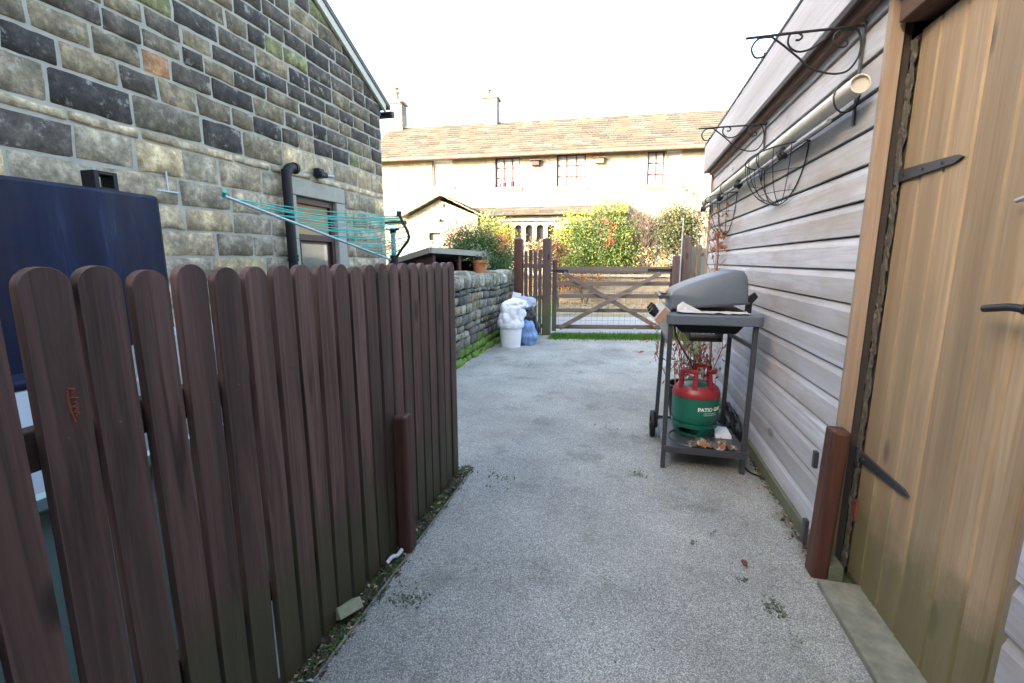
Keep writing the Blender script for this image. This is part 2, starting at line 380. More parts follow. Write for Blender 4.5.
def leaves(mb, blobs, size, pal, seed=1, droop=0, aspect=1.7):
    """blobs: (cx,cy,cz, rx,ry,rz, n, palette index or None); leaves gathered in clumps through the volume"""
    rnd = random.Random(seed)
    for (cx,cy,cz,rx,ry,rz,n,pi) in blobs:
        clumps = []
        for _ in range(max(4, n//28)):
            while True:
                d = Vector((rnd.uniform(-1,1), rnd.uniform(-1,1), rnd.uniform(-1,1)))
                if .3 < d.length < 1: break
            d = d.normalized()*(d.length**.45)
            clumps.append((Vector((cx+d.x*rx, cy+d.y*ry, cz+d.z*rz)), rnd.random(), rnd.uniform(.6, 1.4)))
        for i in range(n):
            c, tone, sp = rnd.choice(clumps); s = .16*min(1, (rx+ry+rz)/2)*sp+size*.6
            p = c+Vector((rnd.gauss(0, s), rnd.gauss(0, s), rnd.gauss(0, s*.8)))
            base = pal[:6]; P = pal[pi] if pi is not None and pi > 1 else base[int(tone*len(base)) % len(base)] if rnd.random() < .8 else rnd.choice(base)
            k = rnd.uniform(.6, 1.45); col = (P[0]*k, P[1]*k, P[2]*k, 1)
            d = Vector((rnd.gauss(0,1), rnd.gauss(0,1), rnd.gauss(-droop,1))).normalized(); sd = d.orthogonal().normalized()
            sd = (Matrix.Rotation(rnd.uniform(0,6.28), 3, d) @ sd)
            L = size*rnd.uniform(.6, 1.3); w = L/aspect/2; nrm = d.cross(sd)
            mb.add([p, p+d*L*.5+sd*w+nrm*w*.3, p+d*L, p+d*L*.5-sd*w+nrm*w*.3], [(0,1,2,3)], col)
def twigs(mb, base, n, h, spread, r=.008, col=(.12,.09,.06,1), seed=1, sub=3, curve=.12, spread0=.08):
    rnd = random.Random(seed); tips = []
    for i in range(n):
        a = rnd.uniform(0, 6.28); s = spread*math.sqrt(rnd.random()); p = Vector(base)+Vector((rnd.uniform(-1,1)*spread0, rnd.uniform(-1,1)*spread0, 0))
        hh = h*rnd.uniform(.7, 1.05); pts = []
        for k in range(6):
            t = k/5; pts.append(p+Vector((math.cos(a)*s*t**1.2, math.sin(a)*s*t**1.2, hh*t))+Vector((rnd.uniform(-1,1), rnd.uniform(-1,1), 0))*curve*t*.3)
        k = rnd.uniform(.7, 1.4); c = (col[0]*k, col[1]*k, col[2]*k, 1)
        mb.tube(pts, r, 5, True, c, taper=.35); tips.append(pts[-1])
        for _ in range(sub):
            j = rnd.randint(2, 4); q = pts[j]; d = Vector((rnd.uniform(-1,1), rnd.uniform(-1,1), rnd.uniform(.6,1.6))).normalized()*h*rnd.uniform(.12,.3)
            mb.tube([q, q+d*.5+Vector((0,0,.01)), q+d], r*.5, 4, True, c, taper=.4); tips.append(q+d)
    return tips

#PART2
# ================================================================== GROUND
def sheet(name, pts, z, mat, kind='structure'):
    mb = MB(); mb.add([(x, y, z) for x, y in pts], [tuple(range(len(pts)))]); return struct(name, mb, mat, kind, recalc=False)
sheet('ground', [(-300,-300),(300,-300),(300,300),(-300,300)], -.012, 'earth')
sheet('yard_paving', [(-13.5,-3.4),(-.97,-3.4),(-.97,2.44),(-2.0,4.0),(-2.0,8.05),(-13.5,5.9)], -.008, 'paving')
# gravel drive, its surface very slightly uneven
mb = MB(); nx, ny = 40, 110
edge = lambda y: -.905+.012*noise.noise(Vector((0, y*2.5, 0))) if y < 2.5 else (-.905-(y-2.5)*3 if y < 2.87 else -2.03)
vs = []
for j in range(ny+1):
    y = -3.4+j*(11.6/ny); l = max(edge(y), -2.03)
    for i in range(nx+1):
        x = l+(.90-l)*i/nx; e = 0 if (j == 0) else 1
        vs.append((x, y+.2*max(0, y-7.5)/.7*x*.9 if y > 7.5 else y, .004+.004*noise.noise(Vector((x*1.7, y*1.7, 3)))))
mb.add(vs, [(j*(nx+1)+i, j*(nx+1)+i+1, (j+1)*(nx+1)+i+1, (j+1)*(nx+1)+i) for j in range(ny) for i in range(nx)])
o = struct('drive', mb, 'gravel', recalc=False)
for p in o.data.polygons: p.use_smooth = True
sheet('soil_strip', [(-1.02,-1),(-.895,-1),(-.895,2.6),(-1.02,2.6)], -.002, 'soil')
def band(y0, y1, x0, x1, s=.2): return [(x0, y0+s*x0), (x1, y0+s*x1), (x1, y1+s*x1), (x0, y1+s*x0)]
sheet('road', band(8.45, 11.15, -30, 30), -.004, 'road')
sheet('gravel_verge', band(11.15, 15.1, -30, 30), 0.0, 'verge')
# grass under the gate
rnd = random.Random(5)
mb = MB()
for i in range(5200):
    x = rnd.uniform(-1.25, 1.1); y = 8.02+.2*x+rnd.gauss(0, .13); h = rnd.uniform(.03, .085)*(1.15 if y < 8.3+.2*x else .6)
    a = rnd.uniform(0, 6.28); k = rnd.uniform(.6, 1.4); w = .006
    c = (.075*k, .19*k, .02*k, 1); lx, ly = rnd.uniform(-.03, .03), rnd.uniform(-.03, .03)
    mb.add([(x-w*math.cos(a), y-w*math.sin(a), 0), (x+w*math.cos(a), y+w*math.sin(a), 0), (x+lx, y+ly, h)], [(0,1,2)], c)
struct('grass', mb, 'leaf', 'stuff', recalc=False)
sheet('grass_bed', [(-1.3,7.75-.2),(1.15,7.75+.3),(1.15,8.7),(-1.3,8.25)], .0095, 'moss')
# moss and weeds in patches on the drive and in the soil strip
mb = MB()
def tuft(x, y, n, s, col, z=.004):
    for _ in range(n):
        px, py = x+rnd.gauss(0, s), y+rnd.gauss(0, s); k = rnd.uniform(.5, 1.5); L = rnd.uniform(.006, .016); a = rnd.uniform(0, 6.28)
        dx, dy = math.cos(a)*L, math.sin(a)*L
        mb.add([(px-dy*.4, py+dx*.4, z), (px+dy*.4, py-dx*.4, z), (px+dx, py+dy, z+rnd.uniform(.002, .012))], [(0,1,2)], (col[0]*k, col[1]*k, col[2]*k, 1))
MO = (.12,.14,.07)
for x, y, n, s in [(.594,1.745,60,.02),(.61,1.70,30,.014),(.62,1.60,14,.012),(.50,1.88,10,.01),(-.72,2.50,70,.05),(-.80,1.44,60,.035),(-.74,1.46,30,.03),(.12,2.76,40,.03),(.35,2.1,10,.012),(-.1,3.5,40,.06),(-1.2,5.6,90,.1),(-1.0,6.2,80,.1),(.45,2.2,12,.02)]:
    tuft(x, y, n, s, MO)
for i in range(260):
    y = rnd.uniform(.9, 2.6); tuft(rnd.uniform(-.965, -.905), y, 26, .012, rnd.choice([MO, (.10,.17,.03), (.06,.10,.03), (.09,.07,.04)]))
for i in range(120):
    y = rnd.uniform(2.1, 5.7); tuft(.845+rnd.gauss(0, .008), y, 12, .01, (.10,.12,.04))
struct('moss', mb, 'leaf', 'stuff', recalc=False)
# leaf litter along the fence foot and shed foot
mb = MB()
def dead_leaf(mb, x, y, z, L, col, rn):
    a = rn.uniform(0, 6.28); d = Vector((math.cos(a), math.sin(a), rn.uniform(-.2,.3))); s = Vector((-d.y, d.x, rn.uniform(-.4,.4)))
    p = Vector((x, y, z)); k = rn.uniform(.6, 1.4)
    mb.add([p-d*L/2, p+s*L*.28+Vector((0,0,L*.15)), p+d*L/2, p-s*L*.28+Vector((0,0,L*.2)), p+Vector((0,0,.002))], [(0,4,1),(1,4,2),(2,4,3),(3,4,0)], (col[0]*k, col[1]*k, col[2]*k, 1))
for i in range(420):
    dead_leaf(mb, rnd.uniform(-.965, -.905), rnd.uniform(.9, 2.6), rnd.uniform(.002, .014), rnd.uniform(.008, .026), rnd.choice([(.13,.065,.035),(.20,.13,.07),(.07,.05,.035),(.28,.22,.14),(.35,.33,.28)]), rnd)
for i in range(150):
    y = abs(rnd.gauss(0, 1.2))+2.0; dead_leaf(mb, .835+rnd.gauss(-.005, .015), y, .008, rnd.uniform(.01, .03), rnd.choice([(.10,.05,.03),(.22,.12,.06),(.05,.035,.025)]), rnd)
for i in range(45): dead_leaf(mb, rnd.uniform(-.85,.75), rnd.uniform(1.2,5), .008, rnd.uniform(.006,.014), (.09,.07,.05), rnd)
for i in range(900):
    x = rnd.uniform(-4, 6); dead_leaf(mb, x, rnd.uniform(12.2, 14.9)+.2*x, .02, rnd.uniform(.05, .11), rnd.choice([(.40,.20,.06),(.45,.30,.08),(.28,.13,.05)]), rnd)
struct('leaf_litter', mb, 'litter', 'stuff', recalc=False)
mb = MB()
mb.bar((-.902,-1,.001), (-.902,2.55,.001), .009, .016)
tag(mk('edging_strip', mb, 'concrete', loc=(-.903,.8,0)), 'thin pale edging strip between soil border and gravel drive', 'edging')
mb = MB(); dead_leaf(mb, .536, 1.99, .012, .045, (.16,.04,.025), random.Random(3)); dead_leaf(mb, .54, 1.97, .02, .03, (.12,.035,.02), random.Random(8))
tag(mk('fallen_leaf', mb, 'litter', loc=(.536,1.99,0)), 'single curled red brown leaf lying on the open gravel', 'leaf')
mb = MB(); mb.box((-.035,-.045,-.02), (.035,.045,.02), Matrix.Translation((-.948,1.30,.045)) @ Matrix.Rotation(-.5,4,'Z') @ Matrix.Rotation(-.6,4,'Y'))
tag(mk('stone_block', mb, plain('lichen_block', (.30,.31,.20,1), .9, var=.25, nscale=30, bmp=.5), loc=(-.952,1.318,0), bev=.004), 'small squarish greenish stone block propped at the fence foot', 'stone')
mb = MB(); mb.tube(smooth([(-.955,1.60,.02),(-.945,1.63,.032),(-.935,1.655,.022),(-.93,1.69,.03)],4), .009, 7)
tag(mk('plastic_scrap', mb, 'whiteplastic', loc=(-.945,1.64,0), smoothang=60), 'twisted white plastic scrap in the soil by the short post', 'litter')

# ================================================================== PICKET FENCE
F = thing('picket_fence', 'dark stained wooden picket fence with round topped boards running along the drive', 'fence', (-.98,1.3,0))
def picket(y, k):
    rn = random.Random(k); mb = MB(); w = .0376+rn.uniform(-.001,.0012); ztop = 1.288+rn.uniform(-.008,.006); y += rn.uniform(-.002,.002); zc = ztop-w*.92; n = 10
    prof = [(-w,.02),(w,.02)]+[(w*math.cos(a), zc+w*.92*math.sin(a)) for a in [math.pi*i/n for i in range(n+1)]]
    t = rn.uniform(-.007,.007); x0 = -.988+rn.uniform(-.002,.001)
    mb.prism([(y+p+(q-.6)*t, q) for p, q in prof], 'x', x0, x0+.022)
    for zz in (.96,.985,.325,.35):
        if rn.random() < .8: yy = y+rn.uniform(-.02,.02); mb.tube([(x0+.0215,yy,zz),(x0+.0232,yy,zz)], .0028, 6)
    return mk('picket', mb, 'picket', F, bev=.005, smoothang=50)
k = 0; y = .569-5*.0945
while y < 2.47:
    picket(y, k); y += .0945; k += 1
for z0, z1 in ((.935,1.01),(.30,.37)):
    mb = MB(); mb.box((-1.028,.05,z0),(-.9905,2.46,z1)); mk('rail', mb, 'rail', F, bev=.004)
for yy in (.32, 2.36):
    mb = MB(); mb.box((-1.105,yy-.035,0),(-1.03,yy+.035,1.12)); mk('post', mb, 'rail', F, bev=.004)
mb = MB(); rn = random.Random(4); zz = [(-.9655, .580+.012*abs(math.sin(i*1.9))+rn.uniform(-.002,.002), 1.075-.0035*i) for i in range(16)]
mb.tube(zz, .0022, 5); mb.tube([(-.9655,.578,1.07),(-.9655,.577,1.05),(-.9655,.579,1.03),(-.9655,.583,1.01)], .002, 5)
mk('crayon_mark', mb, plain('orange_wax', (.20,.045,.025,1), .8), F)
def gatepost(name, x, y, h, label, wx=.062, wy=.072, lean=0):
    mb = MB(); M = Matrix.Translation((x, y, 0)) @ Matrix.Rotation(lean, 4, 'Y')
    mb.box((-wx/2,-wy/2,0),(wx/2,wy/2,h), M)
    return tag(mk(name, mb, 'redpost', loc=(x,y,0), bev=.012), label, 'post')
gatepost('short_post', -.925, 1.735, .645, 'short square dark red post standing against the picket fence')
P2 = gatepost('short_post', .818, 2.0, .645, 'short red brown post standing at the shed corner beside the plank door', .066, .08, R(1.5))
mk('latch_plate', MB().box((.775,2.045,.10),(.79,2.075,.21)), 'oldiron', P2); mk('latch_plate', MB().box((.781,2.045,.45),(.796,2.07,.52)), 'oldiron', P2)

# ================================================================== STONE COTTAGE (left)
zr = lambda y: 3.86+.5*(7.2-y) if y > .8 else 3.86+.5*(y+5.6)  # out-of-view ridge and back slope are enlarged to shade the drive
C = thing('stone_cottage', 'dark weathered stone cottage gable with a brown framed door', 'cottage', (-4,2.6,0))
X0, X1 = -4.15, -4.006
mb = MB()
mb.prism([(-5.6,-.01),(7.19,-.01),(7.19,3.85),(.8,7.05),(-5.6,3.85)], 'x', -13, X0)
mb.prism([(-5.6,-.01),(5.05,-.01),(5.05,zr(5.05)-.01),(.8,7.05),(-5.6,3.85)], 'x', X0+.001, X1)
mb.prism([(5.86,-.01),(7.19,-.01),(7.19,3.85),(5.86,zr(5.86)-.01)], 'x', X0+.001, X1)
mb.prism([(5.05,2.1),(5.86,2.1),(5.86,zr(5.86)-.01),(5.05,zr(5.05)-.01)], 'x', X0+.001, X1)
mk('wall_core', mb, 'mortar', C)
dark = [(.066,.058,.054),(.080,.071,.064),(.105,.094,.080),(.145,.128,.100),(.18,.158,.118),(.052,.048,.048),(.22,.19,.135)]
pale = [(.27,.23,.165),(.23,.20,.15),(.18,.165,.13),(.30,.25,.165),(.21,.19,.15)]
def pick(rn, u, z):
    lim = 2.55+.12*math.sin(u*1.3)+.0*u
    if z > lim:
        if rn.random() < .022: return (.36,.19,.09,1)
        if rn.random() < .05: return (.17,.17,.075,1)
        c = rn.choice(dark+dark[:2]) if z > 2.8 else rn.choice(dark+pale[:3])
    else: c = rn.choice(pale if rn.random() < .85 else dark)
    k = rn.uniform(.85, 1.2)*(.88 if z > lim else 1); c = (c[0]*1.06, c[1]*.97, c[2]*.84)
    if z <= lim: k *= 1.42
    if abs(z-2.35) < .06: return (.30*k,.235*k,.15*k,1)
    return (c[0]*k, c[1]*k, c[2]*k, 1)
rn = random.Random(2); cs = [0]
for h in (.27,.24,.26,.22,.25,.23,.22,.24,.265): cs.append(cs[-1]+h)   # 2.195
cs = [c+.105 for c in cs]; cs[0] = 0
cs += [2.39, 2.66]
while cs[-1] < 7.1: cs.append(cs[-1]+rn.uniform(.165,.20))
mb = MB()
def plc(u, z, d): return (-4.004+d, u, min(z, zr(u)-.015))
half = lambda cc: cc
lo = [c for c in cs if c <= 2.7]; hi = [c for c in cs if c >= 2.6]
masonry(mb, -5.6, 7.19, lo, plc, holes=[(4.90,6.06,0,2.30)], lmin=.30, lmax=.72, gap=.020, relief=.024, pick=pick, jit=.010, seed=11)
masonry(mb, -5.6, 7.19, hi, plc, lmin=.22, lmax=.54, gap=.022, relief=.02, pick=pick, jit=.008, seed=12)
masonry(mb, -13, -4.02, cs, lambda u, z, d: (u, 7.19+d, min(z, 3.83)), lmin=.3, lmax=.6, gap=.024, relief=.02, pick=pick, seed=13, nu=2, nv=2)
o = mk('stone_facing', mb, 'stone', C, recalc=False)
for p in o.data.polygons: p.use_smooth = True
# lintel and jambs
mb = MB(); mb.box((-4.12,4.90,2.102),(-3.985,6.06,2.30)); mk('lintel', mb, 'lintel', C, bev=.01)
for a, b in ((4.90,5.048),(5.862,6.06)):
    mb = MB(); z = 0
    for h in (.55,.42,.6,.53): mb.box((-4.12,a,z+.004),(-3.99,b,min(z+h,2.098)-.004)); z += h
    mk('jamb', mb, 'lintel', C, bev=.01)
# door
D = mk('cottage_door', MB().box((-4.13,5.12,.05),(-4.10,5.79,1.62)), 'brownframe', C)
mb = MB(); mb.box((-4.14,5.055,0),(-4.05,5.12,2.095)); mb.box((-4.14,5.79,0),(-4.05,5.855,2.095)); mb.box((-4.14,5.122,2.02),(-4.05,5.788,2.095)); mb.box((-4.14,5.122,1.56),(-4.055,5.788,1.64))
mk('frame', mb, 'brownframe', D, bev=.004)
mk('boarded_light', MB().box((-4.12,5.123,1.642),(-4.095,5.787,2.018)), 'ochreboard', D)
mk('glass_pane', MB().box((-4.115,5.19,.2),(-4.09,5.72,1.52)), 'dimglass', D)
# roof of the cottage
mb = MB(); t = .07
mb.prism([(7.42,3.76),(7.42,3.76+t),(.8,7.07+t),(.8,7.07)], 'x', -13.1, -3.93)
mb.prism([(-5.82,3.76),(.799,7.07),(.799,7.07+t),(-5.82,3.76+t)], 'x', -13.1, -3.93)
mk('roof', mb, 'hutchroof', C)
mb = MB(); mb.prism([(7.30,3.70),(7.30,3.815),(.8,7.065),(.8,6.95)], 'x', -3.985, -3.945)
mb.prism([(-5.8,3.65),(.799,6.95),(.799,7.065),(-5.8,3.765)], 'x', -3.985, -3.945)
mk('verge', mb, 'cream', C)
mb = MB(); mb.tube([(-13,7.47,3.70),(-3.91,7.47,3.70)], .055, 12); mk('gutter', mb, 'iron', C, smoothang=50)
mb = MB(); mb.box((-13,7.19,3.62),(-4.0,7.22,3.80)); mk('eaves_board', mb, 'iron', C)
# soil pipe
mb = MB(); mb.tube(smooth([(-3.90,4.79,0),(-3.90,4.79,1.0),(-3.90,4.79,2.22),(-3.90,4.80,2.31),(-3.90,4.85,2.37),(-3.905,4.93,2.385)],8), .055, 16)
pp = mk('soil_pipe', mb, 'darkplastic', C, smoothang=50)
for z in (.6,1.3,1.34): mk('collar', MB().tube([(-3.90,4.79,z),(-3.90,4.79,z+.03)], .066, 16), 'darkplastic', pp, smoothang=50)
mk('collar', MB().tube([(-3.905,4.925,2.386),(-3.906,4.965,2.386)], .066, 16), 'darkplastic', pp, smoothang=50)
# flood light
L_ = mk('wall_lamp', MB().box((-3.99,5.40,2.36),(-3.90,5.52,2.48)), 'darkplastic', C, bev=.02)
mk('lamp_head', MB().box((-3.90,5.36,2.36),(-3.84,5.50,2.43), Matrix.Identity(4)), 'darkplastic', L_, bev=.015)
mk('sensor', MB().tube([(-3.85,5.5,2.39),(-3.80,5.56,2.385)], .022, 10), 'silver', L_)
mb = MB(); mb.box((-3.995,3.27,1.90),(-3.979,3.47,1.914)); mb.box((-3.995,3.37,1.915),(-3.980,3.382,2.08)); mk('mortar_repair', mb, plain('white_mortar', (.50,.51,.52,1), .9, var=.1), C)

# ================================================================== OIL TANK and yard clutter
T = thing('oil_tank', 'large navy blue flat sided oil tank behind the picket fence', 'tank', (-3.1,1.0,0))
mk('tank_shell', MB().box((-3.45,-.6,.42),(-2.8,2.31,1.69)), 'navy', T, bev=.02)
mb = MB()
for yy in (-.2,1.9): mk('plinth', MB().box((-3.4,yy-.1,-.01),(-2.85,yy+.1,.42)), 'concrete', T, bev=.01)
mb = MB()
for q in ((2.03,2.055,1.69,1.80),(2.13,2.155,1.69,1.80),(2.055,2.13,1.78,1.80),(2.055,2.13,1.69,1.71)): mb.box((-3.0,q[0],q[2]),(-2.9,q[1],q[3]))
mk('filler_bracket', mb, 'darkplastic', T, bev=.003)
mb = MB(); mb.box((-1.42,-.4,0),(-1.395,2.32,.70)); mb.box((-1.40,-.4,.70),(-1.36,2.32,.73))
tag(mk('painted_board', mb, 'teal', loc=(-1.41,1,0)), 'long pale turquoise board standing behind the picket fence', 'board')
W = mk('storage_bin', MB().prism([(-2.06,1.0),(-1.93,1.0),(-1.93,1.12),(-2.06,1.12)], 'z', 0, .88), 'whiteplastic', loc=(-1.98,1.04,0), bev=.015)
tag(W, 'tall white plastic bin glimpsed between the first pickets', 'bin'); mk('lid', MB().box((-2.07,.99,.88),(-1.92,1.13,.91)), 'navy', W, bev=.01)
mb = MB(); n = 22; vs = []
for i in range(n+1):
    for j in range(n+1):
        u, v = i/n, j/n; x = -2.35+.75*u; y = 1.22+2.0*v; e = min(u, 1-u, v, 1-v)
        z = .95*min(1, e*7)**.5+.07*noise.noise(Vector((x*6, y*6, 1)))+.05*noise.noise(Vector((x*19, y*19, 4)))
        vs.append((x, y, max(0, z) if e > 0 else 0))
mb.add(vs, [(i*(n+1)+j, (i+1)*(n+1)+j, (i+1)*(n+1)+j+1, i*(n+1)+j+1) for i in range(n) for j in range(n)])
tag(mk('covered_heap', mb, plain('grey_plastic_sheeting', (.26,.28,.30,1), .28, var=.6, nscale=7, bmp=.6), loc=(-1.98,2.2,0)), 'heap under crumpled grey plastic sheeting behind the picket fence', 'sheeting')

# ================================================================== ROTARY AIRER
A = thing('rotary_airer', 'half folded rotary clothes airer with turquoise lines by the cottage', 'clothes airer', (-2.57,4.8,0))
hub = Vector((-2.575,4.8,1.30))
mk('pole', MB().tube([(-2.575,4.8,0),(-2.575,4.8,1.60)], .027, 12), 'bluepost', A, smoothang=50)
mb = MB(); mk('hub', MB().tube([(-2.575,4.8,1.24),(-2.575,4.8,1.36)], .045, 12), 'darkplastic', A)
mb.tube([(-2.575,4.8,1.60),(-2.575,4.8,1.63)], .035, 12)
for a in range(5): mb.bar((-2.575,4.8,1.63), (-2.575+.075*math.cos(a*1.26),4.8+.075*math.sin(a*1.26),1.655), .03, .02)
mk('crown', mb, 'darkplastic', A)
tips = [Vector((-3.36,3.34,1.845)), Vector((-2.46,4.74,1.80))]
elb = Vector((-2.37,4.78,1.56)); arm1 = [hub, tips[0]]
mk('arm', MB().tube([hub, tips[0]], .013, 8), 'steel', A, smoothang=50)
mk('arm', MB().tube([tips[0], tips[0]+Vector((.06,-.04,.03))], .017, 8), 'line', A)
mk('arm', MB().tube(smooth([hub, hub+(elb-hub)*.5, elb, Vector((-2.43,4.76,1.72)), tips[1]], 3), .016, 8), 'iron', A, smoothang=50)
mk('arm_knob', MB().tube([tips[1]-Vector((0,0,.02)), tips[1]+Vector((0,0,.035))], .028, 8), 'iron', A)
rn = random.Random(9)
path = [hub, elb, Vector((-2.43,4.76,1.72)), tips[1]]
def on_arm(t):
    t *= 3; i = min(2, int(t)); return path[i].lerp(path[i+1], t-i)
for i in range(9):
    t = .16+.10*i; mb = MB(); p = hub.lerp(tips[0], min(1, t)); q = on_arm(min(1, t*.95+.02)); m = (p+q)/2
    for off, sag in ((Vector((0,0,0)), .02+.02*rn.random()), (Vector((-.12,.25,.02)), .05+.03*rn.random())):
        mb.tube(smooth([p, m+off*t*1.5-Vector((0,0,sag)), q+Vector((0,0,rn.uniform(-.01,.01)))], 6), .0045, 4, False)
    mk('line', mb, 'line', A)

# ================================================================== DRY STONE WALL
Dw = thing('dry_stone_wall', 'mossy dry stone wall with upright cope stones beside the drive', 'wall', (-2.1,6,0))
rn = random.Random(21); cs = [0]
while cs[-1] < .90: cs.append(cs[-1]+rn.uniform(.06,.15))
cs[-1] = .93
dc = [(.17,.155,.12),(.12,.115,.095),(.21,.19,.14),(.10,.095,.085),(.25,.225,.165),(.15,.15,.11),(.20,.155,.10)]
def pickd(rn, u, z):
    c = rn.choice(dc); k = rn.uniform(.7,1.25)
    if z < .15+.08*noise.noise(Vector((u*2,0,0))) or (z < .45 and rn.random() < .12): return (.10*k,.175*k,.022*k,1)
    return (c[0]*k,c[1]*k,c[2]*k,1)
mk('wall_core', MB().box((-2.38,3.6,-.01),(-2.045,8.2,.90)), plain('dark_wall_gaps', (.03,.028,.022,1), .95), Dw)
mb = MB()
wav = lambda u: .035*noise.noise(Vector((u*.8, 5, 0)))
masonry(mb, 3.6, 8.22, cs, lambda u, z, d: (-2.035+d+.02*noise.noise(Vector((u*1.5,z*2,0))), u, z+.04*noise.noise(Vector((u*.9,z,7)))*(z>.05)), lmin=.08, lmax=.27, gap=.012, relief=.028, pick=pickd, jit=.014, seed=22)
masonry(mb, -2.40, -2.03, cs, lambda u, z, d: (u, 3.6-d, z), lmin=.12, lmax=.3, gap=.012, relief=.04, pick=pickd, jit=.015, seed=23, nu=4, nv=4)
masonry(mb, -2.40, -2.03, cs, lambda u, z, d: (u, 8.21+d, z), lmin=.12, lmax=.3, gap=.012, relief=.04, pick=pickd, jit=.015, seed=24, nu=4, nv=4)
masonry(mb, 3.6, 8.22, cs, lambda u, z, d: (-2.385-d, u, z), lmin=.2, lmax=.4, gap=.012, relief=.05, pick=pickd, jit=.015, seed=25, nu=4, nv=4)
o = mk('stone_facing', mb, 'drystone', Dw, recalc=False)
for p in o.data.polygons: p.use_smooth = True
def rock(mb, c, s, rn, col, seg=9, rings=7, ex=.75, rot=None):
    sd = rn.uniform(0, 99); vs = []
    M = rot or Matrix.Identity(3)
    pw = lambda v: math.copysign(abs(v)**ex, v)
    for i in range(rings+1):
        ph = math.pi*i/rings
        for k in range(seg):
            a = 2*math.pi*k/seg; p = Vector((pw(math.sin(ph)*math.cos(a)), pw(math.sin(ph)*math.sin(a)), pw(math.cos(ph))))
            p *= 1+.16*noise.noise(p*1.6+Vector((sd,0,0)))
            vs.append(Vector(c)+M @ Vector((p.x*s[0], p.y*s[1], p.z*s[2])))
    mb.add(vs, [(i*seg+k, (i+1)*seg+k, (i+1)*seg+(k+1)%seg, i*seg+(k+1)%seg) for i in range(rings) for k in range(seg)], col)
mb = MB(); y = 3.6
cop = [(.29,.28,.22),(.22,.21,.17),(.34,.33,.26),(.18,.18,.14),(.25,.25,.18)]
while y < 8.2:
    w = rn.uniform(.045,.10); h = rn.uniform(.085,.135); k = rn.uniform(.8,1.2); c = rn.choice(cop)
    rock(mb, (-2.19+rn.uniform(-.02,.02), y+w, .95+h*.55+wav(y)), (.19+rn.uniform(-.02,.03), w*.98, h), rn, (c[0]*k,c[1]*k,c[2]*k,1), 10, 8, .6, Matrix.Rotation(rn.uniform(-.25,.1), 3, 'X'))
    y += 2*w*.9
mk('cope_stones', mb, 'drystone', Dw, smoothang=50)
mb = MB()
for i in range(60):
    y = rn.uniform(4.6, 8.1); rock(mb, (-2.005+rn.uniform(-.02,.02), y, rn.uniform(.0,.05)), (.03,rn.uniform(.05,.12),rn.uniform(.02,.06)), rn, (1,1,1,1), 8, 5, .8)
mk('moss_skirt', mb, 'moss', Dw, smoothang=70)

# pot on the wall, with plant
Pt = thing('plant_pot', 'orange terracotta pot with pale feathery plant on top of the dry stone wall', 'plant pot', (-2.20,6.78,1.07))
mk('pot', MB().lathe([(.0,.0),(.085,.0),(.115,.20),(.13,.20),(.13,.245),(.11,.245),(.10,.20),(0,.20)], (-2.20,6.78,1.07), 24), 'terracotta', Pt, smoothang=40)
mb = MB(); leaves(mb, [(-2.20,6.78,1.36,.12,.12,.10,420,None)], .05, [(.20,.24,.14),(.28,.30,.18),(.12,.17,.09)], 31, 0, 3)
mk('foliage', mb, 'leaf', Pt, recalc=False)

# log store
ca = Vector((-2.66,6.0,0)); du = Vector((.5,.86,0)); dv = Vector((-.86,.5,0))
H = thing('log_store', 'dark brown open fronted log store with sloping grey roof behind the stone wall', 'log store', ca, 0)
Mh = Matrix(((du.x,dv.x,0,ca.x),(du.y,dv.y,0,ca.y),(0,0,1,0),(0,0,0,1)))
mb = MB()
mb.box((0,0,.0),(.95,.025,1.40), Mh) if False else None
mb.box((0,.0,0),(.03,.92,1.36), Mh); mb.box((.90,.0,0),(.93,.92,1.30), Mh); mb.box((.03,.89,0),(.90,.92,1.28), Mh)
mk('side_panel', mb, 'hutch', H)
for u in (.0,.46,.90):
    mk('upright', MB().box((u+.001,-.045,0),(u+.045,-.003,1.38), Mh), 'hutch', H)
mk('shelf', MB().box((.032,-.002,1.06),(.898,.885,1.10), Mh), 'hutch', H)
mk('front_rail', MB().box((.046,-.04,1.02),(.899,-.005,1.13), Mh), 'hutch', H)
def tilt(mbx, a, b, zs):
    (u0,v0),(u1,v1) = a, b; vs = []
    for z in (0,.035):
        for (u,v),zz in zip(((u0,v0),(u1,v0),(u1,v1),(u0,v1)), zs): vs.append(Mh @ Vector((u,v,zz+z)))
    mbx.add(vs, [(3,2,1,0),(4,5,6,7),(0,1,5,4),(1,2,6,5),(2,3,7,6),(3,0,4,7)])
mb = MB(); tilt(mb, (-.05,-.07), (.98,1.0), (1.445,1.40,1.25,1.27)); hrf = mk('roof', mb, 'hutchroof', H)
mb = MB(); P_ = lambda u, v, z: Mh @ Vector((u, v, z))
mb.bar(P_(-.05,-.085,1.445), P_(.98,-.085,1.40), .02, .075); mb.bar(P_(-.062,-.07,1.445), P_(-.062,1.0,1.27), .02, .075); mk('roof_edge', mb, 'lintel', hrf)

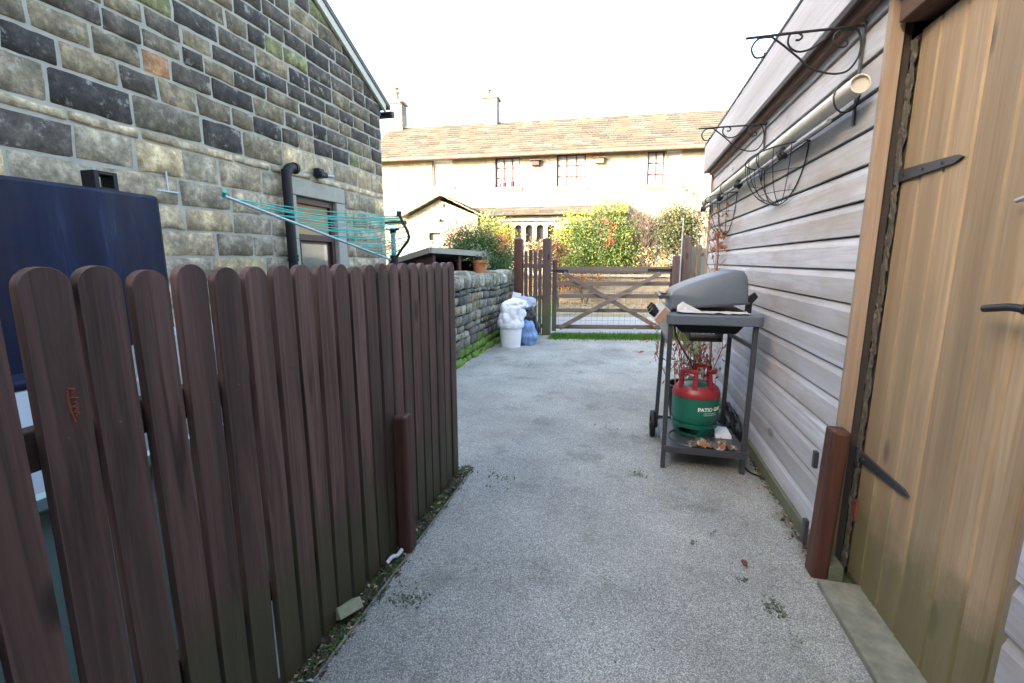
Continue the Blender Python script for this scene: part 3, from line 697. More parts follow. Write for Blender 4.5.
# ================================================================== BUCKET AND BAGS
B = thing('bucket', 'white plastic bucket filled with a white bag at the end of the stone wall', 'bucket', (-1.71,6.75,0))
mk('pail', MB().lathe([(0,.005),(.145,.005),(.15,.02),(.178,.36),(.186,.36),(.186,.375),(.17,.375),(.14,.03),(0,.03)], (-1.71,6.75,0), 32), 'whiteplastic', B, smoothang=40)
def bagmesh(c, s, sd, crump=.19, seg=84, rings=56, low=-1, fold=9):
    mb = MB(); vs = []
    for i in range(rings+1):
        ph = math.pi*i/rings
        for k in range(seg):
            a = 2*math.pi*k/seg; p = Vector((math.sin(ph)*math.cos(a), math.sin(ph)*math.sin(a), math.cos(ph)))
            q = 1+.10*crump*(1-2*abs(noise.noise(p*3.1+Vector((sd,7,0)))))**3+.16*crump*(1-2*abs(noise.noise(p*6.5+Vector((sd,1,5)))))**3+crump*noise.noise(p*1.8+Vector((sd,0,0)))*1.6+crump*.45*abs(noise.noise(p*5+Vector((sd,3,0))))+.05*math.sin(a*fold+3*p.z)*crump*3*(1-abs(p.z))
            vs.append((c[0]+p.x*q*s[0], c[1]+p.y*q*s[1], max(low, c[2]+p.z*q*s[2])))
    mb.add(vs, [(i*seg+k, (i+1)*seg+k, (i+1)*seg+(k+1)%seg, i*seg+(k+1)%seg) for i in range(rings) for k in range(seg)])
    return mb
mb = bagmesh((-1.70,6.75,.50), (.19,.19,.21), 3.3, low=.355); mb2 = bagmesh((-1.62,6.76,.66), (.16,.13,.08), 8.8, low=.4); mb.add(mb2.v, mb2.f)
mb.lathe([(.186,.30),(.196,.31),(.205,.37),(.192,.42),(.17,.45)], (-1.71,6.75,0), 48, jit=lambda a, z: 1+.025*math.sin(a*11+z*20)+.02*math.sin(a*23))
mk('bag', mb, 'bag', B, smoothang=80)
tag(mk('blue_sack', bagmesh((-1.49,6.98,.17), (.13,.13,.20), 12.1, low=0.006), 'bluebag', loc=(-1.49,6.98,0), smoothang=80), 'shiny blue plastic sack tucked behind the white bucket', 'sack')
tag(mk('black_sack', bagmesh((-1.56,7.26,.27), (.17,.13,.29), 5.1, low=0.006), 'blackbag', loc=(-1.56,7.26,0), smoothang=80), 'black plastic sack standing between bucket and picket panel', 'sack')
tag(mk('grey_sack', bagmesh((-1.60,7.24,.63), (.17,.13,.11), 17.1, low=.006), 'greybag', loc=(-1.6,7.24,.52), smoothang=80), 'blue grey plastic sack slumped on top of the black sack', 'sack')
tag(mk('carton', MB().box((-.07,-.05,0),(.07,.05,.10), Matrix.Translation((-1.79,7.42,.68)) @ Matrix.Rotation(.2,4,'Z') @ Matrix.Rotation(.2,4,'Y')), 'whiteplastic', loc=(-1.79,7.42,.68)), 'small white carton on top of the sacks', 'carton')
tag(mk('black_crate', MB().box((-1.93,7.34,0.005),(-1.67,7.55,.665)), 'darkplastic', loc=(-1.8,7.44,0), bev=.01), 'black plastic crate behind the bucket under the white carton', 'crate')

# ================================================================== GATE
gz = math.atan(.2)
G = thing('field_gate', 'five bar wooden field gate with crossed braces and wire mesh', 'gate', (-1.27,8.14,0), gz)
for z0, z1, tt in ((1.09,1.20,.06),(.87,.945,.03),(.65,.725,.03),(.40,.465,.03),(.10,.175,.03)):
    mk('bar', MB().box((.05,-tt/2,z0),(2.02,tt/2,z1)), 'gatewood', G, local=True, bev=.006)
mk('stile', MB().box((-.03,-.035,.06),(.048,.035,1.32)), 'gatepost', G, local=True, bev=.008)
mk('stile', MB().box((2.022,-.035,.06),(2.08,.035,1.22)), 'gatepost', G, local=True, bev=.008)
mk('brace', MB().bar((.16,-.048,1.09),(1.88,-.048,.12),.022,.075), 'gatewood', G, local=True, bev=.004)
mk('brace', MB().bar((.10,-.0715,.12),(1.83,-.0715,1.09),.022,.075), 'gatewood', G, local=True, bev=.004)
mb = MB()
for i in range(20): mb.tube([(.09+i*.098,.022,.12),(.09+i*.098,.022,1.1)], .0013, 4, False)
for i in range(10): mb.tube([(.06,.022,.15+i*.1),(2.01,.022,.15+i*.1)], .0013, 4, False)
mk('wire_mesh', mb, 'oldiron', G, local=True)
mk('hinge', MB().box((1.62,-.037,1.12),(2.10,-.031,1.165)).box((2.06,-.06,1.12),(2.1,-.038,1.165)), 'iron', G, local=True)
mk('latch', MB().box((-.05,-.042,1.115),(.24,-.036,1.15)).box((.14,-.05,1.06),(.24,-.043,1.115)), 'iron', G, local=True)
mk('drop_bolt', MB().tube([(1.35,-.05,.99),(1.92,-.05,1.02)], .008, 6), 'iron', G, local=True)
def post(x, y, w, h, label, mat='gatepost'):
    mb = MB(); mb.box((x-w/2,y-w/2,-.01),(x+w/2,y+w/2,h)); mb2 = mb
    n = len(mb.v); mb.add([(x-w/2,y-w/2,h),(x+w/2,y-w/2,h),(x+w/2,y+w/2,h),(x-w/2,y+w/2,h),(x,y,h+.03)], [(0,1,4),(1,2,4),(2,3,4),(3,0,4)])
    return tag(mk('gate_post', mb, mat, loc=(x,y,0), bev=.01), label, 'post')
post(-1.385, 8.05, .14, 1.67, 'square brown timber post between picket panel and gate')
post(-1.86, 7.92, .14, 1.67, 'dark reddish timber post at the end of the stone wall', 'redpost')
post(.80, 8.52, .13, 1.38, 'lower grey timber post carrying the gate hinge')
post(.96, 8.62, .14, 1.70, 'tall brown timber post behind the barbecue hood')
mk_pole = tag(mk('metal_pole', MB().tube([(.86,8.46,0),(.86,8.46,2.0)], .011, 8), 'silver', loc=(.86,8.46,0)), 'thin pale metal pole rising in front of the tall gate post', 'pole')
K = thing('picket_fence', 'narrow brown picket panel between two posts beside the gate', 'fence', (-1.62,7.99,0), gz)
for i in range(4):
    mk('picket', MB().box((-.155+i*.082,-.012,.03),(-.095+i*.082,.012,1.47+.02*(i%2))), 'gatepost', K, local=True, bev=.004)
for z in (1.18,.62,.12): mk('rail', MB().box((-.17,.0125,z),(.175,.045,z+.07)), 'gatewood', K, local=True)
FP = thing('board_fence', 'greenish vertical board fence between gate post and shed', 'fence', (1.6,8.9,0), .24)
for i in range(13):
    mk('board', MB().box((-.58+i*.1,-.01,.02),(-.485+i*.1,.01,1.55+.03*math.sin(i*2.1))), 'panelwood', FP, local=True)
for z in (.4,1.2): mk('rail', MB().box((-.58,.0105,z),(.72,.04,z+.08)), 'gatewood', FP, local=True)

# ================================================================== SHED (right)
SH = thing('timber_shed', 'weathered grey lilac clapboard shed with a plank door', 'shed', (.87,3,0))
def siding(mb, y0, y1, za=.075, zb=2.30, step=.1328, x=.862):
    z = .868-.1328*6
    while z < zb:
        a, b = max(z, za), min(z+step, zb)
        if b-a > .03:
            g = .005; top = z+step-.004
            prof = [(x+.02,a),(x+.001,a),(x+.0, a+.004)]
            prof += [(x+.001, min(top-.034, b)), (x+.0115, min(top-.004, b)), (x+.02, min(top, b))]
            mb.prism([(p, q) for p, q in prof], 'y', y0, y1)
        z += step
mb = MB(); siding(mb, 2.085, 5.66); mk('siding', mb, 'siding', SH, bev=.001)
mb = MB(); siding(mb, -1.5, 1.16); mk('siding', mb, 'siding', SH)
mk('sheathing', MB().box((.8825,2.06,.0),(.93,5.66,2.56)).box((.8825,-1.5,0),(.93,1.15,2.56)).box((.8825,1.151,2.262),(.93,2.059,2.56)), 'shedback', SH)
mb = MB(); mb.box((.93,5.60,0),(3.6,5.66,2.56)); mb.box((3.55,-1.5,0),(3.6,5.60,2.56)); mb.box((.93,-1.5,0),(3.55,-1.45,2.56)); mk('end_wall', mb, 'siding', SH)
mb = MB(); mb.box((.775,-1.6,2.272),(.80,5.82,2.56)); mb.box((.80,5.795,2.272),(3.6,5.82,2.50)); mk('fascia', mb, 'fascia', SH, bev=.002)
mk('roof', MB().box((.77,-1.62,2.562),(3.7,5.85,2.58)), 'hutchroof', SH)
mk('soffit', MB().box((.802,-1.6,2.285),(.88,5.79,2.305)).box((.825,-1.6,2.235),(.861,5.70,2.284)), 'soffit', SH)
mk('corner_strip', MB().box((.845,5.661,.02),(.90,5.70,2.23)), 'trimwood', SH)
mk('corner_strip', MB().box((.856,2.049,.01),(.902,2.083,2.234)), 'trimwood', SH, bev=.003)
mk('corner_strip', MB().box((.862,2.083,.06),(.868,2.0845,2.234)), 'soffit', SH) if False else None
mk('door_frame', MB().box((.945,1.10,0),(1.03,2.034,.02)).box((.965,2.02,.02),(1.035,2.06,2.08)), plain('rough_jamb', (.10,.09,.075,1), .95, var=.6, nscale=25, bmp=1.0), SH)
mk('door_head', MB().box((.872,1.10,2.11),(1.02,2.034,2.232)), 'soffit', SH, bev=.004)
mk('door_post', MB().box((.875,1.13,.0),(.945,1.195,2.09)), 'trimwood', SH)
mb = MB(); nz_ = 160; vs = []
for i in range(nz_+1):
    z = .03+2.03*i/nz_
    for j in range(5):
        q = Vector((j*.9, z*14, 2)); vs.append((.929+.005*noise.noise(q)+.007*noise.noise(q*3.1), 2.011+.011*j+.004*noise.noise(q*3), z))
mb.add(vs, [(i*5+j, i*5+j+1, (i+1)*5+j+1, (i+1)*5+j) for i in range(nz_) for j in range(4)])
mb.box((.942,2.0195,.03),(.96,2.07,2.07))
mk('wall_edge', mb, plain('rough_edge', (.10,.088,.07,1), .95, var=1.0, nscale=26, bmp=1.0), SH)
mk('light_stop', MB().box((1.04,1.0,0),(1.07,2.2,2.4)), 'shedback', SH)  # added panel inside the shed, blocks light leaking past the door joint
mk('brick_patch', MB().box((.93,2.0,.26),(.955,2.03,.345)), plain('red_brick', (.22,.05,.035,1), .9, var=.3), SH)
DR = mk('shed_door', MB().box((.962,1.20,.035),(.985,2.018,2.085)), 'doorwood', SH)
mb = MB(); ys = [2.02,1.905,1.784,1.669,1.52,1.40,1.285,1.20]
for a, b in zip(ys[1:], ys[:-1]):
    mb.prism([(.961,a+.001),(.945,a+.001),(.938,a+.008),(.938,b-.008),(.945,b-.001),(.961,b-.001)], 'z', .03, 2.075)
for i in range(0): pass
o = mk('boards', MB(), 'doorwood', DR) if False else None
mb2 = MB()
for a, b in zip(ys[1:], ys[:-1]):
    pf = [(.961,a+.0015),(.948,a+.0015),(.938,a+.008),(.938,b-.008),(.948,b-.0015),(.961,b-.0015)]
    mb2.add([(x, y, .03) for x, y in pf]+[(x, y, 2.075) for x, y in pf], [tuple(range(6))[::-1], tuple(range(6,12))]+[(i, (i+1)%6, 6+(i+1)%6, 6+i) for i in range(6)])
mk('plank_facing', mb2, 'doorwood', DR)
for z in (1.60,.53):
    mb = MB(); mb.prism([(2.04,z-.022),(2.04,z+.022),(1.72,z+.011),(1.69,z),(1.72,z-.011)], 'x', .929, .937)
    mb.tube([(.93,2.035,z-.03),(.93,2.035,z+.03)], .011, 10)
    for yy in (1.99,1.88,1.78): mb.tube([(.929,yy,z),(.925,yy,z)], .005, 8)
    mk('hinge', mb, 'oldiron', DR)
mb = MB(); mb.tube([(.936,1.31,1.19),(.885,1.31,1.19)], .012, 12); mb.tube(smooth([(.885,1.30,1.19),(.882,1.34,1.192),(.884,1.39,1.186),(.89,1.435,1.18)],5), .0095, 12); mb.prism([(1.29,1.10),(1.33,1.10),(1.33,1.26),(1.29,1.26)],'x',.93,.937)
mk('handle', mb, 'iron', DR, smoothang=50)
mb = MB(); mb.tube([(.936,1.38,1.455),(.915,1.38,1.455)], .012, 10); mb.tube([(.916,1.38,1.455),(.912,1.43,1.445)], .006, 8); mk('turn_latch', mb, 'silver', DR, smoothang=50)
mb = MB(); vs = []
mb.box((.795,-1.2,-.005),(.944,1.925,.032)); mk('step', mb, 'concrete', SH, bev=.006)
mk('base_strip', MB().box((.850,1.96,-.005),(.90,5.66,.07)), plain('mossy_base', (.13,.14,.09,1), .95, var=.4, nscale=20, bmp=.5), SH)

# wall brackets
def bracket(y, label):
    b = thing('wall_bracket', label, 'bracket', (.86,y,2.2), 0, 'scrolled hanging basket brackets on the shed')
    P = lambda L: [(x-.86, 0, z-2.2) for x, z in L]
    mk('arm', MB().tube(P([(.43,2.205),(.60,2.207),(.855,2.207)]), .0055, 8), 'iron', b, local=True, smoothang=50)
    mk('backplate', MB().box((-.008,-.009,-.36),(-.001,.009,.02)), 'oldiron', b, local=True)
    sc = [[(.528,2.2),(.575,2.163),(.637,2.109),(.683,2.069),(.756,2.042),(.81,2.046),(.84,2.081),(.85,2.115),(.849,2.147),(.838,2.187),(.82,2.204)],
          [(.82,2.197),(.767,2.196),(.752,2.169),(.773,2.139),(.8,2.14),(.801,2.157),(.787,2.166)],
          [(.528,2.2),(.478,2.198),(.455,2.164),(.472,2.129),(.502,2.13),(.506,2.144)],
          [(.721,2.173),(.676,2.142),(.627,2.136),(.592,2.164),(.593,2.201),(.617,2.209),(.639,2.192),(.63,2.179),(.616,2.18)]]
    for s_ in sc: mk('scroll', MB().tube(smooth(P(s_),5), .0042, 8), 'iron', b, local=True, smoothang=50)
    return b
br = bracket(2.26, 'black scrolled iron bracket nearest the plank door')
dup(br, (.86,3.62,2.2), 'black scrolled iron bracket on the shed above the wire basket')
# pipe along the wall
PP = thing('drain_pipe', 'long cream plastic pipe slung along the shed wall under the brackets', 'pipe', (.80,4,1.94))
mb = MB(); mb.tube([(.80,2.09,1.945),(.80,5.75,1.945)], .034, 20, caps=False); mb.tube([(.80,2.09,1.945),(.80,5.75,1.945)], .029, 20, caps=False)
mb.lathe([(.029,0),(.034,0)], (0,0,0), 20); 
for i in range(len(mb.v)-40, len(mb.v)): x, y, z = mb.v[i]; mb.v[i] = (.80+x, 2.09, 1.945+y)
mk('tube', mb, 'pvc', PP, smoothang=40, recalc=False)
mk('end_cap', MB().tube([(.80,2.101,1.945),(.80,2.106,1.945)], .0285, 20), 'pvc', PP)
mk('rod', MB().tube([(.80,2.35,1.885),(.80,5.85,1.885)], .010, 8), 'silver', PP, smoothang=50)
for yy in (2.20,3.35,4.55,5.6):
    c = [(.80+.045*math.cos(a), yy, 1.935+.060*math.sin(a)) for a in [i*math.pi/8 for i in range(17)]]
    mk('hook_ring', MB().tube(c, .0035, 6), 'iron', PP)
for yy in (2.95,4.0,4.75,5.75):
    mk('clip', bagmesh((.79,yy,1.88), (.028,.03,.03), yy, .3, 12, 8, low=0), 'darkplastic', PP)
def wire_basket(y, w, z, h, label):
    b = thing('wire_basket', label, 'basket', (.86,y,z), 0, 'wire baskets hung on the shed wall')
    dp = .19
    rim = [(-dp*math.sin(a), -w/2*math.cos(a), 0) for a in [math.pi*i/20 for i in range(21)]]
    mk('rim', MB().tube(rim+[rim[0]], .004, 6), 'iron', b, local=True)
    for kk in range(1, 8):
        t = kk/8*math.pi; mb = MB()
        mb.tube([(-dp*math.sin(t)*math.cos(s_), -w/2*math.cos(t)*math.cos(s_), -h*math.sin(s_)) for s_ in [math.pi/2*i/10 for i in range(11)]], .0022, 5)
        mk('wire', mb, 'iron', b, local=True)
    mb = MB()
    for q in (.45,.8):
        r_ = math.sqrt(1-q*q); mb.tube([(x*r_, y_*r_, -h*q) for x, y_, _ in rim], .0022, 5)
    mb.tube([(-.004,-w/2*math.cos(s_), -h*math.sin(s_)) for s_ in [math.pi*i/20 for i in range(21)]], .0038, 6)
    mk('hoop', mb, 'iron', b, local=True)
    return b
wire_basket(3.15, .80, 1.90, .27, 'larger half round black wire basket under the cream pipe')
wire_basket(4.75, .80, 1.87, .33, 'smaller looking black wire basket near the far end of the shed')
mb = MB(); tp = twigs(mb, (.82,4.70,.02), 5, 1.78, .05, .006, (.20,.10,.06,1), 3, 2, .06, .03)
V = mk('dried_climber', mb, 'twig', loc=(.82,4.7,0)); tag(V, 'tall dried rust coloured climber against the shed siding', 'plant')
mb = MB(); leaves(mb, [(.80,4.7,1.58,.035,.06,.07,50,None),(.80,4.7,1.35,.04,.05,.18,60,None),(.80,4.72,1.75,.03,.05,.05,16,None)], .045, [(.38,.15,.07),(.30,.12,.06),(.45,.24,.12)], 8, 1)
mk('dead_leaves', mb, 'leaf', V, recalc=False)
mb = MB(); tp = twigs(mb, (.52,3.95,.0), 16, 1.0, .26, .006, (.30,.17,.10,1), 5, 4, .2, .12)
V = mk('dead_shrub', mb, 'twig', loc=(.52,3.95,0)); tag(V, 'dead reddish stalks in a pot behind the barbecue', 'plant')
mb = MB(); leaves(mb, [(.52,3.95,.72,.22,.2,.3,420,None)], .05, [(.40,.13,.07),(.52,.38,.24),(.30,.10,.06),(.2,.22,.1)], 18, 1.5, 2.4); mk('dead_leaves', mb, 'leaf', V, recalc=False)
mk('pot', MB().lathe([(0,0),(.13,0),(.17,.26),(.18,.26),(.18,.29),(.155,.29),(.15,.24),(0,.24)], (.52,3.95,.006), 24), 'darkplastic', V, smoothang=40)

# ================================================================== BARBECUE
Q = thing('gas_barbecue', 'grey gas barbecue trolley with domed hood parked against the shed', 'barbecue', (.5,3.15,0))
def leg(a, b, w=.028): mk('leg', MB().bar(a, b, w, w), 'bbqlegs', Q, bev=.005)
leg((.262,2.90,.006),(.262,2.92,.93)); leg((.728,2.92,.006),(.735,2.92,.93)); leg((.245,3.46,.07),(.262,3.42,.93)); leg((.70,3.44,.006),(.70,3.42,.93))
mk('side_rail', MB().bar((.728,2.93,.80),(.70,3.42,.80),.02,.025), 'bbqlegs', Q); mk('side_rail', MB().bar((.262,2.93,.80),(.262,3.42,.80),.02,.025), 'bbqlegs', Q)
sh = mk('bottom_shelf', MB().box((.25,2.885,.13),(.742,3.46,.148)), 'bbqlegs', Q, bev=.004)
for q in (2.872,3.461): mk('shelf_lip', MB().box((.25,q,.118),(.742,q+.012,.162)), 'bbqlegs', sh, bev=.003)
mk('ring_ridge', MB().lathe([(.16,.149),(.165,.156),(.17,.149)], (.47,3.09,0), 40), 'bbqlegs', sh, smoothang=60)
def rshelf(y0, y1):
    mb = MB(); x0, x1, r_ = .24, .772, .045
    pts = []
    for cx_, cy_, a0 in ((x1-r_,y1-.02,0),(x0+r_,y1-.02,90),(x0+r_,y0+r_,180),(x1-r_,y0+r_,270)):
        rr = .02 if a0 in (0,90) else r_
        for i in range(6): a = R(a0+18*i); pts.append((cx_+rr*math.cos(a)+(r_-rr)*(1 if a0 in(0,) else -1 if a0==90 else 0), cy_+rr*math.sin(a)))
    mb.prism(pts, 'z', .925, .985)
    o = mk('side_shelf', mb, 'bbqgrey', Q, bev=.007)
    return o
rshelf(2.875, 3.03)
mb = MB(); mb.prism([(.262,-3.56),(.75,-3.56),(.75,-3.45),(.262,-3.45)],'z',.925,.985)
mk('side_shelf', MB().box((.26,3.47,.925),(.75,3.62,.985)), 'bbqgrey', Q, bev=.015)
mb = MB(); mb.prism([(.27,.995),(.72,.995),(.72,.93),(.66,.855),(.34,.855),(.28,.92)], 'y', 3.035, 3.465); mk('firebox', mb, 'darkplastic', Q, bev=.012)
mk('drip_tray', MB().box((.40,3.12,.79),(.60,3.40,.80)).box((.40,3.12,.80),(.404,3.40,.852)).box((.596,3.12,.80),(.60,3.40,.852)), 'oldiron', Q)
# hood
hp = [(.262,1.0),(.262,1.085),(.275,1.112),(.31,1.135),(.38,1.167),(.46,1.197),(.54,1.222),(.61,1.24),(.65,1.244),(.68,1.236),(.698,1.21),(.708,1.16),(.715,1.045)]
sec = []
for (yy, k) in ((3.04,.0),(3.043,.35),(3.055,.75),(3.08,1.0),(3.42,1.0),(3.445,.75),(3.457,.35),(3.46,0)):
    s_ = .955+.045*k; sec.append([(.49+(x-.49)*s_, yy, 1.0+(z-1.0)*s_) for x, z in hp])
mb = MB(); n = len(hp); vs = [p for r_ in sec for p in r_]; fs = [(i*n+k, i*n+k+1, (i+1)*n+k+1, (i+1)*n+k) for i in range(len(sec)-1) for k in range(n-1)]
fs += [tuple(range(n)), tuple((len(sec)-1)*n+k for k in range(n))[::-1], ]
mb.add(vs, fs); hd = mk('hood', mb, 'bbqgrey', Q, smoothang=50)
for q in (3.034,3.466): mk('hood_rim', MB().bar((.272,q,1.006),(.716,q,1.048),.012,.014), 'bbqlegs', hd, bev=.002)
mk('handle', MB().tube([(.205,3.05,1.075),(.205,3.45,1.075)], .014, 10).bar((.21,3.1,1.075),(.262,3.1,1.07),.014,.02).bar((.21,3.4,1.075),(.262,3.4,1.07),.014,.02), 'bbqlegs', hd, smoothang=50)
mk('hinge_bracket', MB().prism([(.70,.99),(.735,.985),(.735,1.045),(.765,1.085),(.745,1.115),(.715,1.09),(.70,1.05)],'y',3.05,3.075), 'darkplastic', Q, bev=.004)
mb = MB(); mb.prism([(.262,1.0),(.225,1.03),(.165,.945),(.20,.90),(.262,.80)], 'y', 2.96, 3.45)
cpn = mk('control_panel', mb, 'silver', Q, bev=.006)
mk('label_plate', MB().bar((.216,3.03,1.008),(.176,3.03,.952),.10,.004), 'orangelabel', cpn) if False else None
mb = MB(); mb.prism([(.255,.995),(.226,1.018),(.172,.944),(.20,.915)], 'y', 2.955, 2.9595); mk('label_plate', mb, 'orangelabel', cpn)
for yy in (3.03,3.2,3.37):
    d = Vector((-.085,0,.06)).normalized(); p = Vector((.185,yy,.97))
    mk('knob', MB().tube([p, p+d*.045], .027, 14), 'darkplastic', cpn, bev=.004, smoothang=50)
def wheel(y):
    c = Vector((.222,y,.10))
    mk_t = MB(); pr = [(.060,-.016),(.092,-.018),(.098,-.010),(.098,.010),(.092,.018),(.060,.016),(.060,-.016)]
    vs = []; seg = 28
    for r_, x in pr:
        for k in range(seg): a = 2*math.pi*k/seg; vs.append((c.x+x, c.y+r_*math.cos(a), c.z+r_*math.sin(a)))
    mk_t.add(vs, [(i*seg+k, i*seg+(k+1)%seg, (i+1)*seg+(k+1)%seg, (i+1)*seg+k) for i in range(len(pr)-1) for k in range(seg)])
    w = mk('wheel', mk_t, 'darkplastic', Q, smoothang=40)
    mk('rim', MB().tube([c-Vector((.009,0,0)), c+Vector((.009,0,0))], .062, 20).tube([c-Vector((.02,0,0)), c+Vector((.06,0,0))], .012, 10), 'bbqlegs', w, smoothang=40)
wheel(3.46)
mk('gas_hose', MB().tube(smooth([(.30,3.10,.90),(.315,3.06,.82),(.36,3.05,.74),(.40,3.06,.68),(.43,3.15,.62),(.455,3.19,.57)],6), .006, 8), plain('hose_red_black', (.10,.012,.012,1), .4), Q, smoothang=60)
mb = MB(); rn = random.Random(14); n = 14; vs = []
for i in range(n+1):
    for j in range(n+1):
        u, v = i/n, j/n; x = .30+.40*u; y = 2.93+.10*v
        z = .990+.016*abs(noise.noise(Vector((x*22,y*30,2))))+.028*max(0,1-abs(u-.15)*7)*v
        vs.append((x, y, z))
mb.add(vs, [(i*(n+1)+j, (i+1)*(n+1)+j, (i+1)*(n+1)+j+1, i*(n+1)+j+1) for i in range(n) for j in range(n)])
mb.add([(.30,3.00,.99),(.40,3.02,.99),(.335,3.028,1.052),(.305,3.02,1.03)], [(0,1,2,3)]); mb.add([(.31,3.005,.992),(.45,3.02,.992),(.34,3.032,1.047)], [(0,1,2)])
o = tag(mk('foil_sheet', mb, 'paper', loc=(.5,2.98,.985)), 'crumpled pale foil sheet lying on the barbecue side shelf', 'foil')
sm_ = o.modifiers.new('thick', 'SOLIDIFY'); sm_.thickness = .0015
# gas bottle
gb = Vector((.475,3.20,.158))
GB = thing('gas_bottle', 'green gas bottle with red handled shroud on the bottom shelf', 'gas bottle', gb)
prof = [(0,.055),(.09,.052),(.128,.066),(.146,.10),(.150,.13),(.150,.245),(.146,.275),(.128,.312),(.09,.335),(.0,.345)]
body = mk('cylinder', MB().lathe(prof, gb, 48), 'green', GB, smoothang=60)
mb = MB()
for kk in range(4):
    a0 = kk*math.pi/2+.35-math.pi/2; 
    mb.lathe([(.118,.0),(.124,.0),(.146,.062),(.140,.064),(.118,.0)], gb, 10, a0=a0-.30, a1=a0+.30)
mb.lathe([(.116,.0),(.126,.0),(.132,.018),(.120,.018),(.116,.0)], gb, 40); mb.lathe([(.130,.058),(.146,.06),(.149,.085),(.14,.085),(.130,.058)], gb, 40)
mk('foot_ring', mb, 'green', GB, smoothang=50)
mb = MB(); mb.lathe([(.135,.285),(.152,.262),(.154,.275),(.143,.305),(.118,.335),(.108,.335),(.135,.285)], gb, 40)
for a in (-2.2,-.55,1.15):   # three broad loops with hand openings
    for s_ in (-.42,.42):
        mb.lathe([(.112,.318),(.134,.318),(.118,.425),(.104,.425),(.112,.318)], gb, 4, a0=a+s_-.12, a1=a+s_+.12)
    mb.lathe([(.104,.425),(.120,.42),(.122,.438),(.112,.450),(.102,.445),(.104,.425)], gb, 12, a0=a-.56, a1=a+.56)
mk('shroud', mb, 'red', GB, smoothang=45)
mb = MB(); mb.tube([gb+Vector((0,0,.34)), gb+Vector((0,0,.385))], .016, 12); mb.tube([gb+Vector((-.045,0,.385)), gb+Vector((.02,-.01,.385))], .022, 12); mb.tube([gb+Vector((0,-.02,.38)), gb+Vector((.0,-.05,.39))], .015, 12)
mk('valve', mb, 'silver', GB, smoothang=50)
def wraptext(txt, size, z, a_c, r, mat, parent):
    cu = bpy.data.curves.new('t', 'FONT'); cu.body = txt; cu.size = size; cu.align_x = 'CENTER'; cu.extrude = .0004; cu.offset = .0012
    ob = bpy.data.objects.new('tmp', cu); COL.objects.link(ob)
    dg = bpy.context.evaluated_depsgraph_get(); me = bpy.data.meshes.new_from_object(ob.evaluated_get(dg))
    mb = MB(); vs = []
    for v in me.vertices:
        a = a_c+v.co.x/r; rr = r+.0012+v.co.z; vs.append((gb.x+rr*math.cos(a), gb.y+rr*math.sin(a), gb.z+z+v.co.y))
    mb.add(vs, [tuple(p.vertices) for p in me.polygons]); bpy.data.objects.remove(ob)
    return mk('lettering', mb, mat, parent)
wraptext('PATIO GAS', .034, .185, -1.03, .150, 'whitepaint', body)
mb = MB(); rn = random.Random(1)
for row in range(2):
    a = -1.35
    while a < -.72:
        w = rn.uniform(.02,.06)
        mb.lathe([(.1508,.168-row*.012),(.1512,.168-row*.012),(.1512,.174-row*.012),(.1508,.174-row*.012)], gb, 2, a0=a, a1=a+w); a += w+.016
mk('small_print', mb, 'paleprint', body)
mb = MB(); rn = random.Random(77); nu_, nv_ = 34, 16; vs = []; fs = []
for i in range(nu_+1):
    for j in range(nv_+1):
        u, v = i/nu_, j/nv_; e = min(u,1-u)*6; q = Vector((u*7, v*3, 1))
        x = .42+.27*u+.015*noise.noise(q*1.7); y = 2.895+.10*v+.03*noise.noise(Vector((u*4,0,5)))
        z = .153+.05*abs(noise.noise(q))*min(1,e)+.03*abs(noise.noise(q*2.7))+.012*noise.noise(q*6)
        vs.append((x, y, max(.15, z)))
for i in range(nu_):
    for j in range(nv_):
        t = noise.noise(Vector((i*.16, j*.12, 9))); c = (.30,.13,.06,1) if t > .18 else (.30,.28,.25,1) if t > -.05 else (.10,.08,.065,1)
        k = rn.uniform(.8,1.2); mb.add([vs[i*(nv_+1)+j], vs[(i+1)*(nv_+1)+j], vs[(i+1)*(nv_+1)+j+1], vs[i*(nv_+1)+j+1]], [(0,1,2,3)], (c[0]*k,c[1]*k,c[2]*k,1))
tag(mk('crumpled_rag', mb, 'litter', loc=(.56,2.95,.15)), 'crumpled brown and grey rag on the bottom shelf of the barbecue', 'rag')
tag(mk('paper_sheet', MB().box((.60,3.12,.150),(.70,3.30,.17)), 'whiteplastic', loc=(.65,3.2,.15)), 'white box lid lying behind the gas bottle', 'lid')
tag(mk('cable', MB().tube(smooth([(.70,3.25,.3),(.745,3.22,.12),(.775,3.15,.012),(.77,3.0,.010),(.79,2.93,.012),(.82,2.90,.012),(.845,2.86,.01)],6), .005, 8), 'darkplastic', loc=(.78,3,0), smoothang=60), 'black cable trailing on the ground beside the barbecue leg', 'cable')
tag(mk('black_bag', bagmesh((.765,3.5,.12), (.05,.22,.13), 44, .25, low=.006), 'blackbag', loc=(.76,3.5,0), smoothang=80), 'crumpled black bag between barbecue and shed wall', 'bag')

